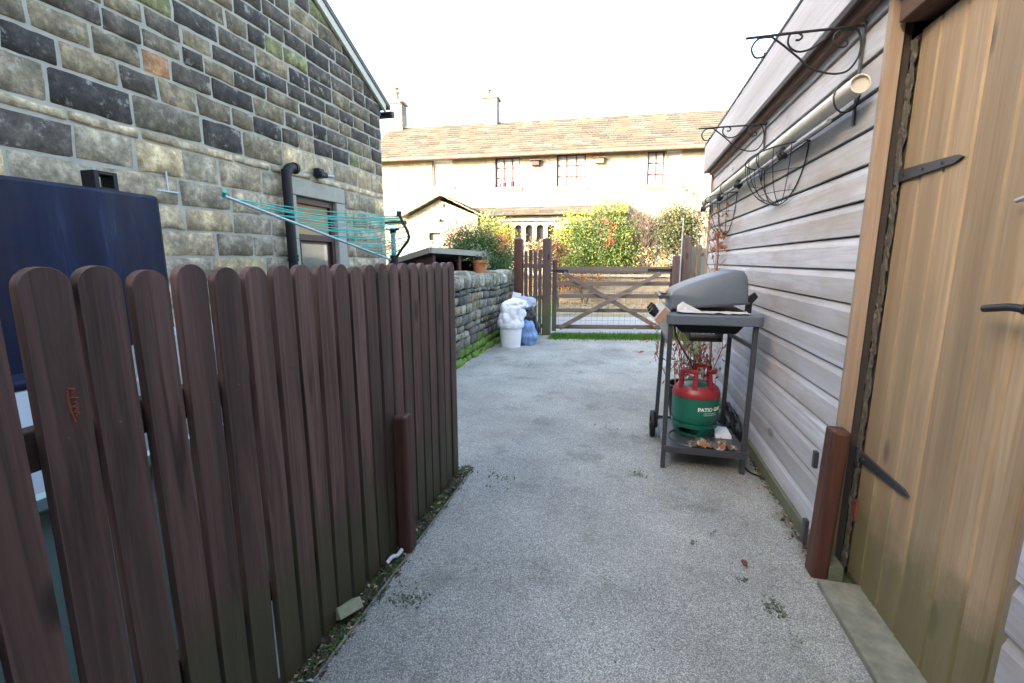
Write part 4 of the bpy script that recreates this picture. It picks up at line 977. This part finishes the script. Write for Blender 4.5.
# ================================================================== FAR HOUSE
hx, hy = -11.2, 18.457; hr = math.atan(.0578)
HO = thing('farmhouse', 'long pale sunlit stone farmhouse with a stone slate roof and two chimneys', 'house', (hx,hy,0), hr)
def holed(mb, x0, x1, z0, z1, holes, y=0, dep=.18):
    xs = sorted({x0,x1}|{h[0] for h in holes}|{h[1] for h in holes}); zs = sorted({z0,z1}|{h[2] for h in holes}|{h[3] for h in holes})
    for a, b in zip(xs, xs[1:]):
        for c, d in zip(zs, zs[1:]):
            if any(h[0] <= (a+b)/2 <= h[1] and h[2] <= (c+d)/2 <= h[3] for h in holes): continue
            mb.add([(a,y,c),(b,y,c),(b,y,d),(a,y,d)], [(0,1,2,3)])
    for (a,b,c,d) in holes:
        mb.add([(a,y,c),(b,y,c),(b,y,d),(a,y,d),(a,y+dep,c),(b,y+dep,c),(b,y+dep,d),(a,y+dep,d)], [(0,4,5,1),(1,5,6,2),(2,6,7,3),(3,7,4,0)])
WN = [(3.12,4.0,4.36,5.40,'w'),(5.80,6.82,4.24,5.40,'r'),(8.29,9.42,4.20,5.42,'r'),(11.75,12.37,4.17,5.40,'r'),(12.43,13.0,4.17,5.40,'w'),(15.2,16.3,4.2,5.40,'w')]
GW = [(12.2,13.3,1.3,2.6,'w'),(14.4,15.3,.1,2.2,'d'),(16.2,17.2,1.2,2.5,'w')]
mb = MB(); Lh = 19.0
holed(mb, 0, Lh, 0, 5.5, [w[:4] for w in WN+GW])
mb.add([(0,0,0),(0,6.6,0),(0,6.6,5.5),(0,3.3,7.6),(0,0,5.5)], [(0,1,2,3,4)]); mb.add([(Lh,0,0),(Lh,6.6,0),(Lh,6.6,5.5),(Lh,3.3,7.6),(Lh,0,5.5)], [(0,1,2,3,4)])
mb.add([(0,6.6,0),(Lh,6.6,0),(Lh,6.6,5.5),(0,6.6,5.5)], [(0,1,2,3)])
mk('wall', mb, 'farstone', HO, local=True, recalc=False)
def window(parent, a, b, c, d, style, y=0, nx=3, nz=3, local=True):
    fm = 'redframe' if style == 'r' else 'whiteframe'; mb = MB(); f = .05
    mb.box((a,y+.09,c),(a+f,y+.15,d)).box((b-f,y+.09,c),(b,y+.15,d)).box((a+f,y+.09,c),(b-f,y+.15,c+f)).box((a+f,y+.09,d-f),(b-f,y+.15,d))
    w = mk('window', mb, fm, parent, local=local)
    mb = MB()
    for i in range(1, nx): x = a+(b-a)*i/nx; mb.box((x-.02,y+.10,c+f),(x+.02,y+.14,d-f))
    for i in range(1, nz): z = c+(d-c)*i/nz; mb.box((a+f,y+.105,z-.017),(b-f,y+.135,z+.017))
    mk('glazing_bars', mb, fm if style != 'r' else 'redframe', w, local=local)
    mk('pane', MB().box((a+.01,y+.152,c+.01),(b-.01,y+.165,d-.01)), GL if style != 'd' else 'darkroom', w, local=local)
    mk('sill', MB().box((a-.08,y-.05,c-.12),(b+.08,y+.10,c-.002)), 'lintel', w, local=local)
    return w
def mkGL():
    m, nt, b = newmat('curtained_glass'); v = coords(nt, (1,1,.3)); n = tex(nt, v, 4, 4)
    c = mix(nt, n.outputs[0], (.35,.37,.42,1), (.75,.76,.80,1)); nt.links.new(c, b.inputs['Base Color']); b.inputs['Roughness'].default_value = .3
    b.inputs['Coat Weight'].default_value = .8; b.inputs['Coat Roughness'].default_value = .02; return m
GL = mkGL()
for i, (a,b,c,d,s_) in enumerate(WN):
    w = window(HO, a,b,c,d,s_, nx=(1 if i in (0,4) else 2 if i == 3 else 3), nz=(1 if i in (0,4) else 3))
    if i == 0: mk('reveal_shade', MB().box((a+.001,.03,c+.001),(a+.06,.089,d-.001)), 'gatewood', w, local=True)  # brown strip stands in for the shade on the left reveal
    if i == 1:
        mb = MB(); rn = random.Random(3)
        for xx in (.14,.26,.36,.60,.70,.84,.93): h = rn.uniform(.10,.26); mb.box((a+xx,.143,c+.05),(a+xx+.07,.150,c+.05+h))
        mk('ornaments', mb, 'darkplastic', w, local=True)
for (a,b,c,d,s_) in GW: window(HO, a,b,c,d,s_, nx=3, nz=3)
# stone slate roof
def slates(mb, x0, x1, ye, ze, yr, zr_, rows, rn, lx=.45, flip=1, cut=None):
    d = Vector((0, yr-ye, zr_-ze)); Ls = d.length; d.normalize(); up = Vector((0, -d.z, d.y)) if d.y > 0 else Vector((0, d.z, -d.y))
    for r_ in range(rows):
        s0 = Ls*(1-(1-r_/rows)**.94)-.03; s1 = min(Ls, Ls*(1-(1-(r_+1)/rows)**.94)+.06); x = x0-rn.uniform(0,.2)
        while x < x1:
            w = rn.uniform(.7,1.4)*lx; a, b = max(x,x0), min(x+w,x1); x += w+.008
            if b-a < .05: continue
            k = rn.uniform(.72,1.25); c0 = rn.choice([(.094,.080,.060),(.078,.069,.055),(.108,.092,.068),(.068,.061,.050),(.09,.08,.058)]); t = .035+rn.uniform(0,.012); q = rn.uniform(-.012,.012)
            P = lambda xx, s, h: (xx, ye+d.y*s+up.y*h, ze+d.z*s+up.z*h)
            vs = [P(a,s0+q,.03),P(b,s0+q,.03),P(b,s1,.0),P(a,s1,.0),P(a,s0+q,.03+t),P(b,s0+q,.03+t),P(b,s1,.008+t*.3),P(a,s1,.008+t*.3)]
            mb.add(vs, [(3,2,1,0),(4,5,6,7),(0,1,5,4),(1,2,6,5),(2,3,7,6),(3,0,4,7)], (c0[0]*k,c0[1]*k,c0[2]*k,1))
rn = random.Random(31)
mb = MB(); slates(mb, -.15, Lh+.15, -.28, 5.42, 3.3, 7.6, 15, rn); slates(mb, -.15, Lh+.15, 6.88, 5.42, 3.3, 7.6, 12, rn, .6)
rf = mk('roof', mb, 'slate', HO, local=True, recalc=False)
mb = MB(); mb.box((-.15,3.18,7.60),(Lh+.15,3.42,7.70)); mk('ridge_tiles', mb, 'lintel', rf, local=True, bev=.03)
def chimney(x0, x1, zt, pots):
    c = mk('chimney', MB().box((x0,3.0,7.2),(x1,3.6,zt-.16)).box((x0-.06,2.94,zt-.16),(x1+.06,3.66,zt-.06)).box((x0,3.0,zt-.06),(x1,3.6,zt)), 'farstone', rf, local=True, bev=.01)
    return c
c1 = chimney(-.12,.58,8.85,1); c2 = chimney(4.62,5.22,8.80,1)
def pot(x, z, h, o): 
    p = MB().lathe([(.12,0),(.14,.05),(.11,.1),(.10,h-.05),(.13,h-.04),(.13,h),(.09,h),(.09,h-.1)], (x,3.3,z), 16); return p
mb = pot(.22,8.85,.42,c1); mb.tube([(.22,3.3,9.25),(.22,3.3,9.40)], .04, 8); mb.tube([(.22,3.3,9.42),(.22,3.3,9.46)], .12, 10)
c1p = MB()
# chimneys with pots and an aerial are pieces of the roof
mb_p1 = mk('chimney_pot', mb, 'brickpot', HO, local=True, smoothang=40)
mb = pot(4.75,8.80,.30,c2); mb.tube(smooth([(4.75,3.3,9.1),(4.72,3.3,9.2),(4.80,3.3,9.28),(4.90,3.3,9.2),(4.90,3.3,9.1)],4), .03, 8); mk('chimney_pot', mb, 'brickpot', HO, local=True, smoothang=40)
mk('aerial', MB().tube([(.50,2.9,8.0),(.60,2.9,8.9)], .015, 6).tube([(.45,2.9,8.75),(.85,2.9,8.65)], .01, 5).tube([(.75,2.8,8.55),(.75,3.0,8.85)], .008, 4), 'iron', HO, local=True)
mb = MB(); mb.tube([(-.15,-.36,5.40),(Lh+.1,-.36,5.40)], .06, 10); mk('gutter', mb, 'soffit', HO, local=True, smoothang=50)
# ground-floor bay with arched lights (right of porch)
BW = [(6.42+i*.42, 6.42+i*.42+.27) for i in range(5)]
mb = MB(); bx0, bx1, yb = 5.0, 11.0, -1.25
zsp = 2.52
hol = [(a,b,2.0,zsp+.135) for a, b in BW]
holed(mb, bx0, bx1, 0, 2.98, hol, y=yb, dep=.15)
for a, b in BW:   # arch heads fill the corners
    r_ = (b-a)/2; cx_ = (a+b)/2; n = 8
    arc = [(cx_+r_*math.cos(math.pi*i/n), zsp+r_*math.sin(math.pi*i/n)) for i in range(n+1)]
    for i in range(n):
        p, q = arc[i], arc[i+1]; t = zsp+.1355
        mb.add([(p[0],yb-.002,p[1]),(q[0],yb-.002,q[1]),(q[0],yb-.002,t),(p[0],yb-.002,t)], [(0,1,2,3)])
        mb.add([(p[0],yb-.002,p[1]),(q[0],yb-.002,q[1]),(q[0],yb+.15,q[1]),(p[0],yb+.15,p[1])], [(0,1,2,3)])
mb.add([(bx0,yb,0),(bx0,0,0),(bx0,0,3.3),(bx0,yb,2.98)], [(0,1,2,3)]); mb.add([(bx1,yb,0),(bx1,0,0),(bx1,0,3.3),(bx1,yb,2.98)], [(0,1,2,3)])
BY = mk('bay_wall', mb, 'farstone', HO, local=True, recalc=False)
mk('hood_mould', MB().box((6.2,yb-.09,2.80),(8.6,yb-.001,2.87)), 'lintel', BY, local=True)
mk('arched_panes', MB().box((6.3,yb+.152,1.95),(8.7,yb+.165,2.75)), 'darkroom', BY, local=True)
mb = MB(); slates(mb, bx0-.1, bx1+.1, yb-.2, 2.98, .02, 3.45, 5, rn); mk('bay_roof', mb, 'slate', HO, local=True, recalc=False)
# gabled porch
px0, px1, pxa, yp, ze, za = 2.62, 5.72, 4.22, -2.0, 2.95, 3.68
mb = MB(); dx0, dx1 = 3.66, 4.10
mb.add([(px0+.15,yp,0),(dx0,yp,0),(dx0,yp,2.36),(dx0,yp,ze+.4),(px0+.15,yp,ze)], [(0,1,2,3,4)])
mb.add([(dx1,yp,0),(px1-.15,yp,0),(px1-.15,yp,ze),(dx1,yp,ze+.6),(dx1,yp,2.36)], [(0,1,2,3,4)])
mb.add([(dx0,yp,2.36),(dx1,yp,2.36),(dx1,yp,ze+.6),(pxa,yp,za-.04),(dx0,yp,ze+.4)], [(0,1,2,3,4)])
mb.add([(px1-.15,yp,0),(px1-.15,0,0),(px1-.15,0,ze),(px1-.15,yp,ze)], [(0,1,2,3)]); mb.add([(px0+.15,yp,0),(px0+.15,0,0),(px0+.15,0,ze),(px0+.15,yp,ze)], [(0,1,2,3)])
PO = mk('porch', mb, 'farstone', HO, local=True, recalc=False)
mk('porch_door', MB().box((dx0,yp+.12,0),(dx1,yp+.16,2.36)), wood('grey_brown_door', (.16,.13,.11,1), (.28,.24,.2,1), 'z', 20), PO, local=True)
mk('porch_lintel', MB().box((dx0-.25,yp-.04,2.362),(dx1+.2,yp+.1,2.47)), 'lintel', PO, local=True)
def pslab(xa, za_, xb, zb_, mb):
    d = Vector((xb-xa, 0, zb_-za_)).normalized(); u = Vector((-d.z, 0, d.x)); u = u if u.z > 0 else -u; rn2 = random.Random(5); n = 6; L = math.hypot(xb-xa, zb_-za_)
    for r_ in range(n):
        s0, s1 = L*r_/n-.02, L*(r_+1)/n+.04; y = yp-.25
        while y < .1:
            w = rn2.uniform(.3,.6); k = rn2.uniform(.7,1.2); c = (.22*k,.19*k,.13*k,1); P = lambda s, yy, h: (xa+d.x*s+u.x*h, yy, za_+d.z*s+u.z*h)
            mb.add([P(s0,y,.02),P(s1,y,0),P(s1,y+w,0),P(s0,y+w,.02),P(s0,y,.06),P(s1,y,.03),P(s1,y+w,.03),P(s0,y+w,.06)], [(3,2,1,0),(4,5,6,7),(0,1,5,4),(1,2,6,5),(2,3,7,6),(3,0,4,7)], c); y += w+.01
mb = MB(); pslab(px0, ze-.03, pxa, za, mb); pslab(px1+.1, ze-.05, pxa, za, mb); mk('porch_roof', mb, 'slate', HO, local=True, recalc=False)
mk('lean_to', MB().box((-.2,-1.1,0),(px0+.14,-.002,2.75)), 'farstone', HO, local=True)
mb = MB(); slates(mb, -.3, px0+.2, -1.3, 2.85, .0, 3.2, 4, rn); mk('lean_to_roof', mb, 'slate', HO, local=True, recalc=False)
mk('alarm_box', MB().box((4.12,yp-.06,3.30),(4.27,yp-.002,3.42)), 'brickpot', PO, local=True)
mk('porch_lamp', MB().box((4.02,yp-.12,2.78),(4.14,yp-.002,2.86)), 'oldiron', PO, local=True)
for xx, ll in ((7.45,'small dark nest box under the eaves between the first two red framed windows'),(9.95,'small orange brown nest box under the eaves nearer the shed')):
    c_, s_ = math.cos(hr), math.sin(hr); X, Y = hx+xx*c_, hy+xx*s_
    nb = thing('nest_box', ll, 'nest box', (X, Y, 5.02), hr, 'nest boxes on the farmhouse')
    mk('box', MB().box((-.16,-.16,0),(.16,-.001,.18)), 'brickpot' if xx > 8 else 'brownframe', nb, local=True, bev=.01); mk('canopy', MB().prism([(-.22,.0),(0,-.001),(0,.06),(-.22,.05)],'x',-.2,.2), 'hutchroof', nb, local=True) if False else mk('canopy', MB().box((-.22,-.23,.182),(.22,-.001,.215)), 'brownframe', nb, local=True)

# low garden wall of the farmhouse
GWl = thing('garden_wall', 'low sandy garden wall in front of the farmhouse shrubs', 'wall', (0,15,0), math.atan(.2)*.6)
mb = MB(); mb.box((-3.6,-.15,0),(8,.15,.80)); mk('wall_body', mb, 'farstone', GWl, local=True)
mk('coping', MB().box((-3.65,-.2,.80),(8.05,.2,.88)), 'lintel', GWl, local=True, bev=.02)
# sage fence by the porch
SF = thing('sage_fence', 'pale sage green board fence in front of the farmhouse porch', 'fence', (-6.4,13.5,0))
for i in range(24): mk('board', MB().box((-8.1+i*.105,13.49,.02),(-8.01+i*.105,13.51,1.93)), 'sage', SF)
for z in (.5,1.5): mk('rail', MB().box((-8.1,13.511,z),(-5.6,13.55,z+.08)), 'sage', SF)
mb = MB(); leaves(mb, [(-7.33,13.44,1.78,.13,.05,.13,90,0),(-7.33,13.42,1.70,.12,.05,.10,60,1)], .05, [(.05,.12,.03),(.45,.05,.03)], 3)
tag(mk('wreath', mb, 'leaf', loc=(-7.33,13.45,1.75), recalc=False), 'small red and green hanging plant on the sage fence', 'plant')

# ================================================================== PLANTS
def shrub(name, label, x, y, blobs, size, pal, trunk=None, cat='shrub', seed=1, stems=7, h=None, group=None, aspect=1.7, tcol=(.09,.065,.045,1)):
    t = thing(name, label, cat, (x,y,0), 0, group); mb = MB()
    top = max(b[2]+b[5]*.6 for b in blobs); w = max(b[3] for b in blobs)*.75
    twigs(mb, (x,y,0), stems, h or top, w, .014, tcol, seed, 3, .15, .08); mk('stems', mb, 'twig', t)
    mb = MB(); leaves(mb, blobs, size, pal, seed, aspect=aspect); mk('foliage', mb, 'leaf', t, recalc=False)
    return t
G1 = [(.055,.11,.02),(.08,.15,.025),(.11,.17,.03),(.04,.085,.02),(.16,.19,.035),(.22,.21,.05)]
rd = (.28,.06,.035); yl = (.42,.38,.05)
pal = G1+[rd, yl, (.13,.20,.03)]
shrub('mixed_hedge', 'big bushy green hedge shrub with a reddish patch above the gate', -1.2, 15.6,
  [(-1.7,15.7,1.7,.62,.5,.95,6500,None),(-.8,15.6,1.9,.7,.5,1.0,7000,None),(-.15,15.6,1.7,.34,.45,.95,4200,None),(-1.1,15.5,1.2,1.0,.45,.5,3600,1),
   (-.75,15.15,2.4,.28,.1,.2,80,6),(-.55,15.1,2.0,.2,.1,.2,110,6),(-.6,15.6,3.0,.5,.3,.18,420,7),(-2.15,15.5,2.3,.3,.3,.5,500,7),(-1.7,15.5,2.75,.5,.3,.15,240,7)], .075, pal, seed=41, stems=14)
t = thing('bare_shrub', 'bare twiggy grey brown shrub beside the green hedge', 'shrub', (.35,15.6,0)); mb = MB()
tp = twigs(mb, (.42,15.6,.0), 70, 2.75, .42, .016, (.095,.07,.055,1), 51, 9, .22, .16); mk('stems', mb, 'twig', t)
mb = MB(); leaves(mb, [(.42,15.6,2.4,.40,.35,.42,2600,None)], .045, [(.13,.085,.065),(.17,.11,.085),(.09,.07,.045)], 52, aspect=3); mk('foliage', mb, 'leaf', t, recalc=False)
shrub('small_tree', 'rounded olive green small tree behind the right gate post', 1.45, 15.5,
  [(1.35,15.5,2.25,.55,.5,.6,5600,None),(1.75,15.5,2.2,.36,.4,.58,2600,None),(1.3,15.4,1.7,.4,.35,.35,1400,None)], .075, [(.05,.075,.03),(.075,.09,.035),(.11,.12,.045),(.17,.13,.05)], seed=43, stems=6, cat='tree')
shrub('straw_grass', 'pale straw yellow ornamental grass between bare shrub and small tree', .75, 15.3,
  [(.75,15.3,1.25,.5,.25,.45,1100,None)], .09, [(.48,.40,.17),(.55,.45,.2),(.35,.3,.1),(.42,.2,.08)], seed=44, stems=10, aspect=4, cat='plant')
shrub('rust_bush', 'rust coloured bush between the gate post and the green hedge', -1.95, 12.9,
  [(-1.93,12.9,1.35,.2,.25,.5,1300,None)], .06, [(.26,.09,.04),(.32,.14,.05),(.16,.06,.03),(.1,.11,.04)], seed=45)
shrub('rust_bush', 'rust and yellow bush seen above the narrow picket panel', -2.6, 13.2,
  [(-2.6,13.2,1.5,.40,.3,.38,1700,None)], .06, [(.34,.14,.05),(.42,.28,.08),(.2,.08,.03),(.3,.3,.12)], seed=46)
shrub('low_rust_plant', 'low rust and gold plants seen between the gate bars', -1.3, 14.4,
  [(-1.9,14.35,.72,.3,.15,.25,500,None),(-1.2,14.5,.78,.5,.15,.2,500,None)], .06, [(.38,.15,.04),(.45,.3,.07),(.2,.1,.03)], seed=146, cat='plant')
shrub('clipped_bush', 'dense clipped dome shaped green bush behind the log store', -3.2, 9.6,
  [(-3.25,9.6,1.15,.60,.5,.84,14000,None),(-3.5,9.6,1.1,.38,.4,.70,5000,None),(-2.95,9.6,1.1,.34,.4,.68,5000,None)], .05, [(.035,.09,.022),(.05,.12,.028),(.06,.145,.035),(.025,.06,.015)], seed=47, aspect=2.2)
shrub('red_shrub', 'coral red leaved shrub rising behind the clipped green bush', -3.6, 11.4,
  [(-4.0,11.4,1.8,.6,.3,.24,1900,None),(-3.1,11.2,1.55,.22,.25,.34,1300,None)], .055, [(.50,.16,.09),(.42,.12,.07),(.55,.26,.14),(.2,.16,.06)], seed=48)
shrub('variegated_shrub', 'tall pale yellow green shrub in front of the farmhouse bay', -3.75, 12.6,
  [(-3.75,12.6,2.1,.32,.3,.42,1500,None)], .07, [(.32,.34,.10),(.22,.26,.07),(.45,.44,.18)], seed=49)
shrub('yellow_shrub', 'bright yellow shrub next to the picket panel post', -3.2, 12.0,
  [(-3.2,12.0,1.75,.26,.3,.36,1500,None)], .06, [(.62,.52,.05),(.52,.46,.06),(.3,.32,.05)], seed=50)
shrub('dark_shrub', 'dark green shrub between clipped bush and picket panel post', -2.65, 10.2,
  [(-2.62,10.2,1.05,.22,.3,.5,2000,None),(-2.95,10.5,.8,.3,.3,.6,1400,None)], .055, [(.04,.08,.025),(.06,.12,.03),(.09,.16,.04)], seed=53)
t = thing('dried_sapling', 'thin dried sapling with a few brown leaves above the small tree', 'plant', (1.9,13.0,0)); mb = MB()
mb.tube(smooth([(1.9,13.0,0),(1.88,13.0,1.2),(1.84,13,1.9),(1.62,13,2.6),(1.5,13,3.05),(1.42,13,3.2)],5), .012, 6, True, (.16,.10,.07,1)); mb.tube(smooth([(1.85,13,1.5),(1.95,13,2.2),(1.98,13,2.6)],4), .008, 5, True, (.16,.10,.07,1)); mk('stems', mb, 'twig', t)
mb = MB(); leaves(mb, [(1.50,13,2.98,.08,.06,.14,22,0),(1.66,13,2.5,.06,.05,.15,12,0)], .09, [(.16,.09,.06)], 5, 1.5); mk('foliage', mb, 'leaf', t, recalc=False)
for x, y, l in ((1.3,8.75,'thin rust stemmed creeper on the board fence'),):
    mb = MB(); twigs(mb, (1.13,8.72,0), 6, 1.65, .08, .008, (.36,.15,.09,1), 61, 4, .1, .05); tag(mk('creeper', mb, 'twig', loc=(1.13,8.72,0)), l, 'plant')

# ================================================================== ADDED HOUSE BEHIND THE CAMERA (unseen, put in to shade the drive)
BH = thing('shade_house', 'unseen stone house added behind the photographer to shade the drive', 'house', (-2,-6.5,0))
mb = MB(); holed(mb, -12, 7, 0, 5.0, [(-6,-5,.9,2.2),(-2,-1.1,0,2.1),(1,2,.9,2.2),(-6,-5,3.1,4.3),(1,2,3.1,4.3)], y=0)
mb.v = [(x, -4.5-y, z) for x, y, z in mb.v]
mb.prism([(-4.7,0),(-11,0),(-11,5.0),(-7.75,7.0),(-4.7,5.0)], 'x', -12, 7)
mk('wall', mb, 'farstone', BH, recalc=False)
for a, b, c, d in ((-6,-5,.9,2.2),(1,2,.9,2.2),(-6,-5,3.1,4.3),(1,2,3.1,4.3)):
    w = mk('window', MB().box((a,-4.64,c),(a+.06,-4.58,d)).box((b-.06,-4.64,c),(b,-4.58,d)).box((a+.06,-4.64,c),(b-.06,-4.58,c+.06)).box((a+.06,-4.64,d-.06),(b-.06,-4.58,d)).box(((a+b)/2-.02,-4.64,c+.06),((a+b)/2+.02,-4.58,d-.06)), 'whiteframe', BH)
    mk('pane', MB().box((a+.01,-4.665,c+.01),(b-.01,-4.65,d-.01)), GL, w)
mk('door', MB().box((-2,-4.66,0),(-1.1,-4.62,2.1)), 'redframe', BH)
mb = MB(); mb.prism([(-4.2,4.95),(-7.75,7.1),(-7.75,7.2),(-4.2,5.05)], 'x', -12.2, 7.2); mb.prism([(-11.3,4.95),(-11.3,5.05),(-7.751,7.2),(-7.751,7.1)], 'x', -12.2, 7.2); mk('roof', mb, 'hutchroof', BH)

# ================================================================== LIGHT, SKY, CAMERA
SUN_EL, SUN_AZ = 17, math.degrees(math.atan2(-.70, -.71))     # azimuth of the sun, measured from +Y towards +X
sd = Vector((math.sin(R(SUN_AZ))*math.cos(R(SUN_EL)), math.cos(R(SUN_AZ))*math.cos(R(SUN_EL)), math.sin(R(SUN_EL))))
sl = bpy.data.lights.new('sun', 'SUN'); sl.energy = 2.0; sl.angle = R(.5); sl.color = (1, .95, .88)
so = bpy.data.objects.new('sun', sl); COL.objects.link(so); so.rotation_euler = sd.to_track_quat('Z', 'Y').to_euler(); so.location = sd*40
w = bpy.data.worlds.new('World'); S.world = w; w.use_nodes = True; nt = w.node_tree; bg = nt.nodes['Background']
sk = nt.nodes.new('ShaderNodeTexSky'); sk.sky_type = 'NISHITA'; sk.sun_disc = False; sk.sun_elevation = R(SUN_EL); sk.sun_rotation = R(SUN_AZ)
sk.air_density = 1.0; sk.dust_density = 6; sk.ozone_density = .6; sk.altitude = 0
nt.links.new(sk.outputs[0], bg.inputs[0]); bg.inputs[1].default_value = .15
cam = bpy.data.cameras.new('camera'); co = bpy.data.objects.new('camera', cam); COL.objects.link(co); S.camera = co
cam.sensor_width = 36; cam.lens = 460/1024*36; cam.clip_start = .02; cam.clip_end = 1000
co.location = (0, 0, 1.3); co.rotation_euler = (R(90-9.93), 0, R(14.06))
S.view_settings.view_transform = 'Standard'; S.view_settings.look = 'None'; S.view_settings.exposure = 3.35; S.view_settings.gamma = 1
S.cycles.max_bounces = 5; S.cycles.diffuse_bounces = 4
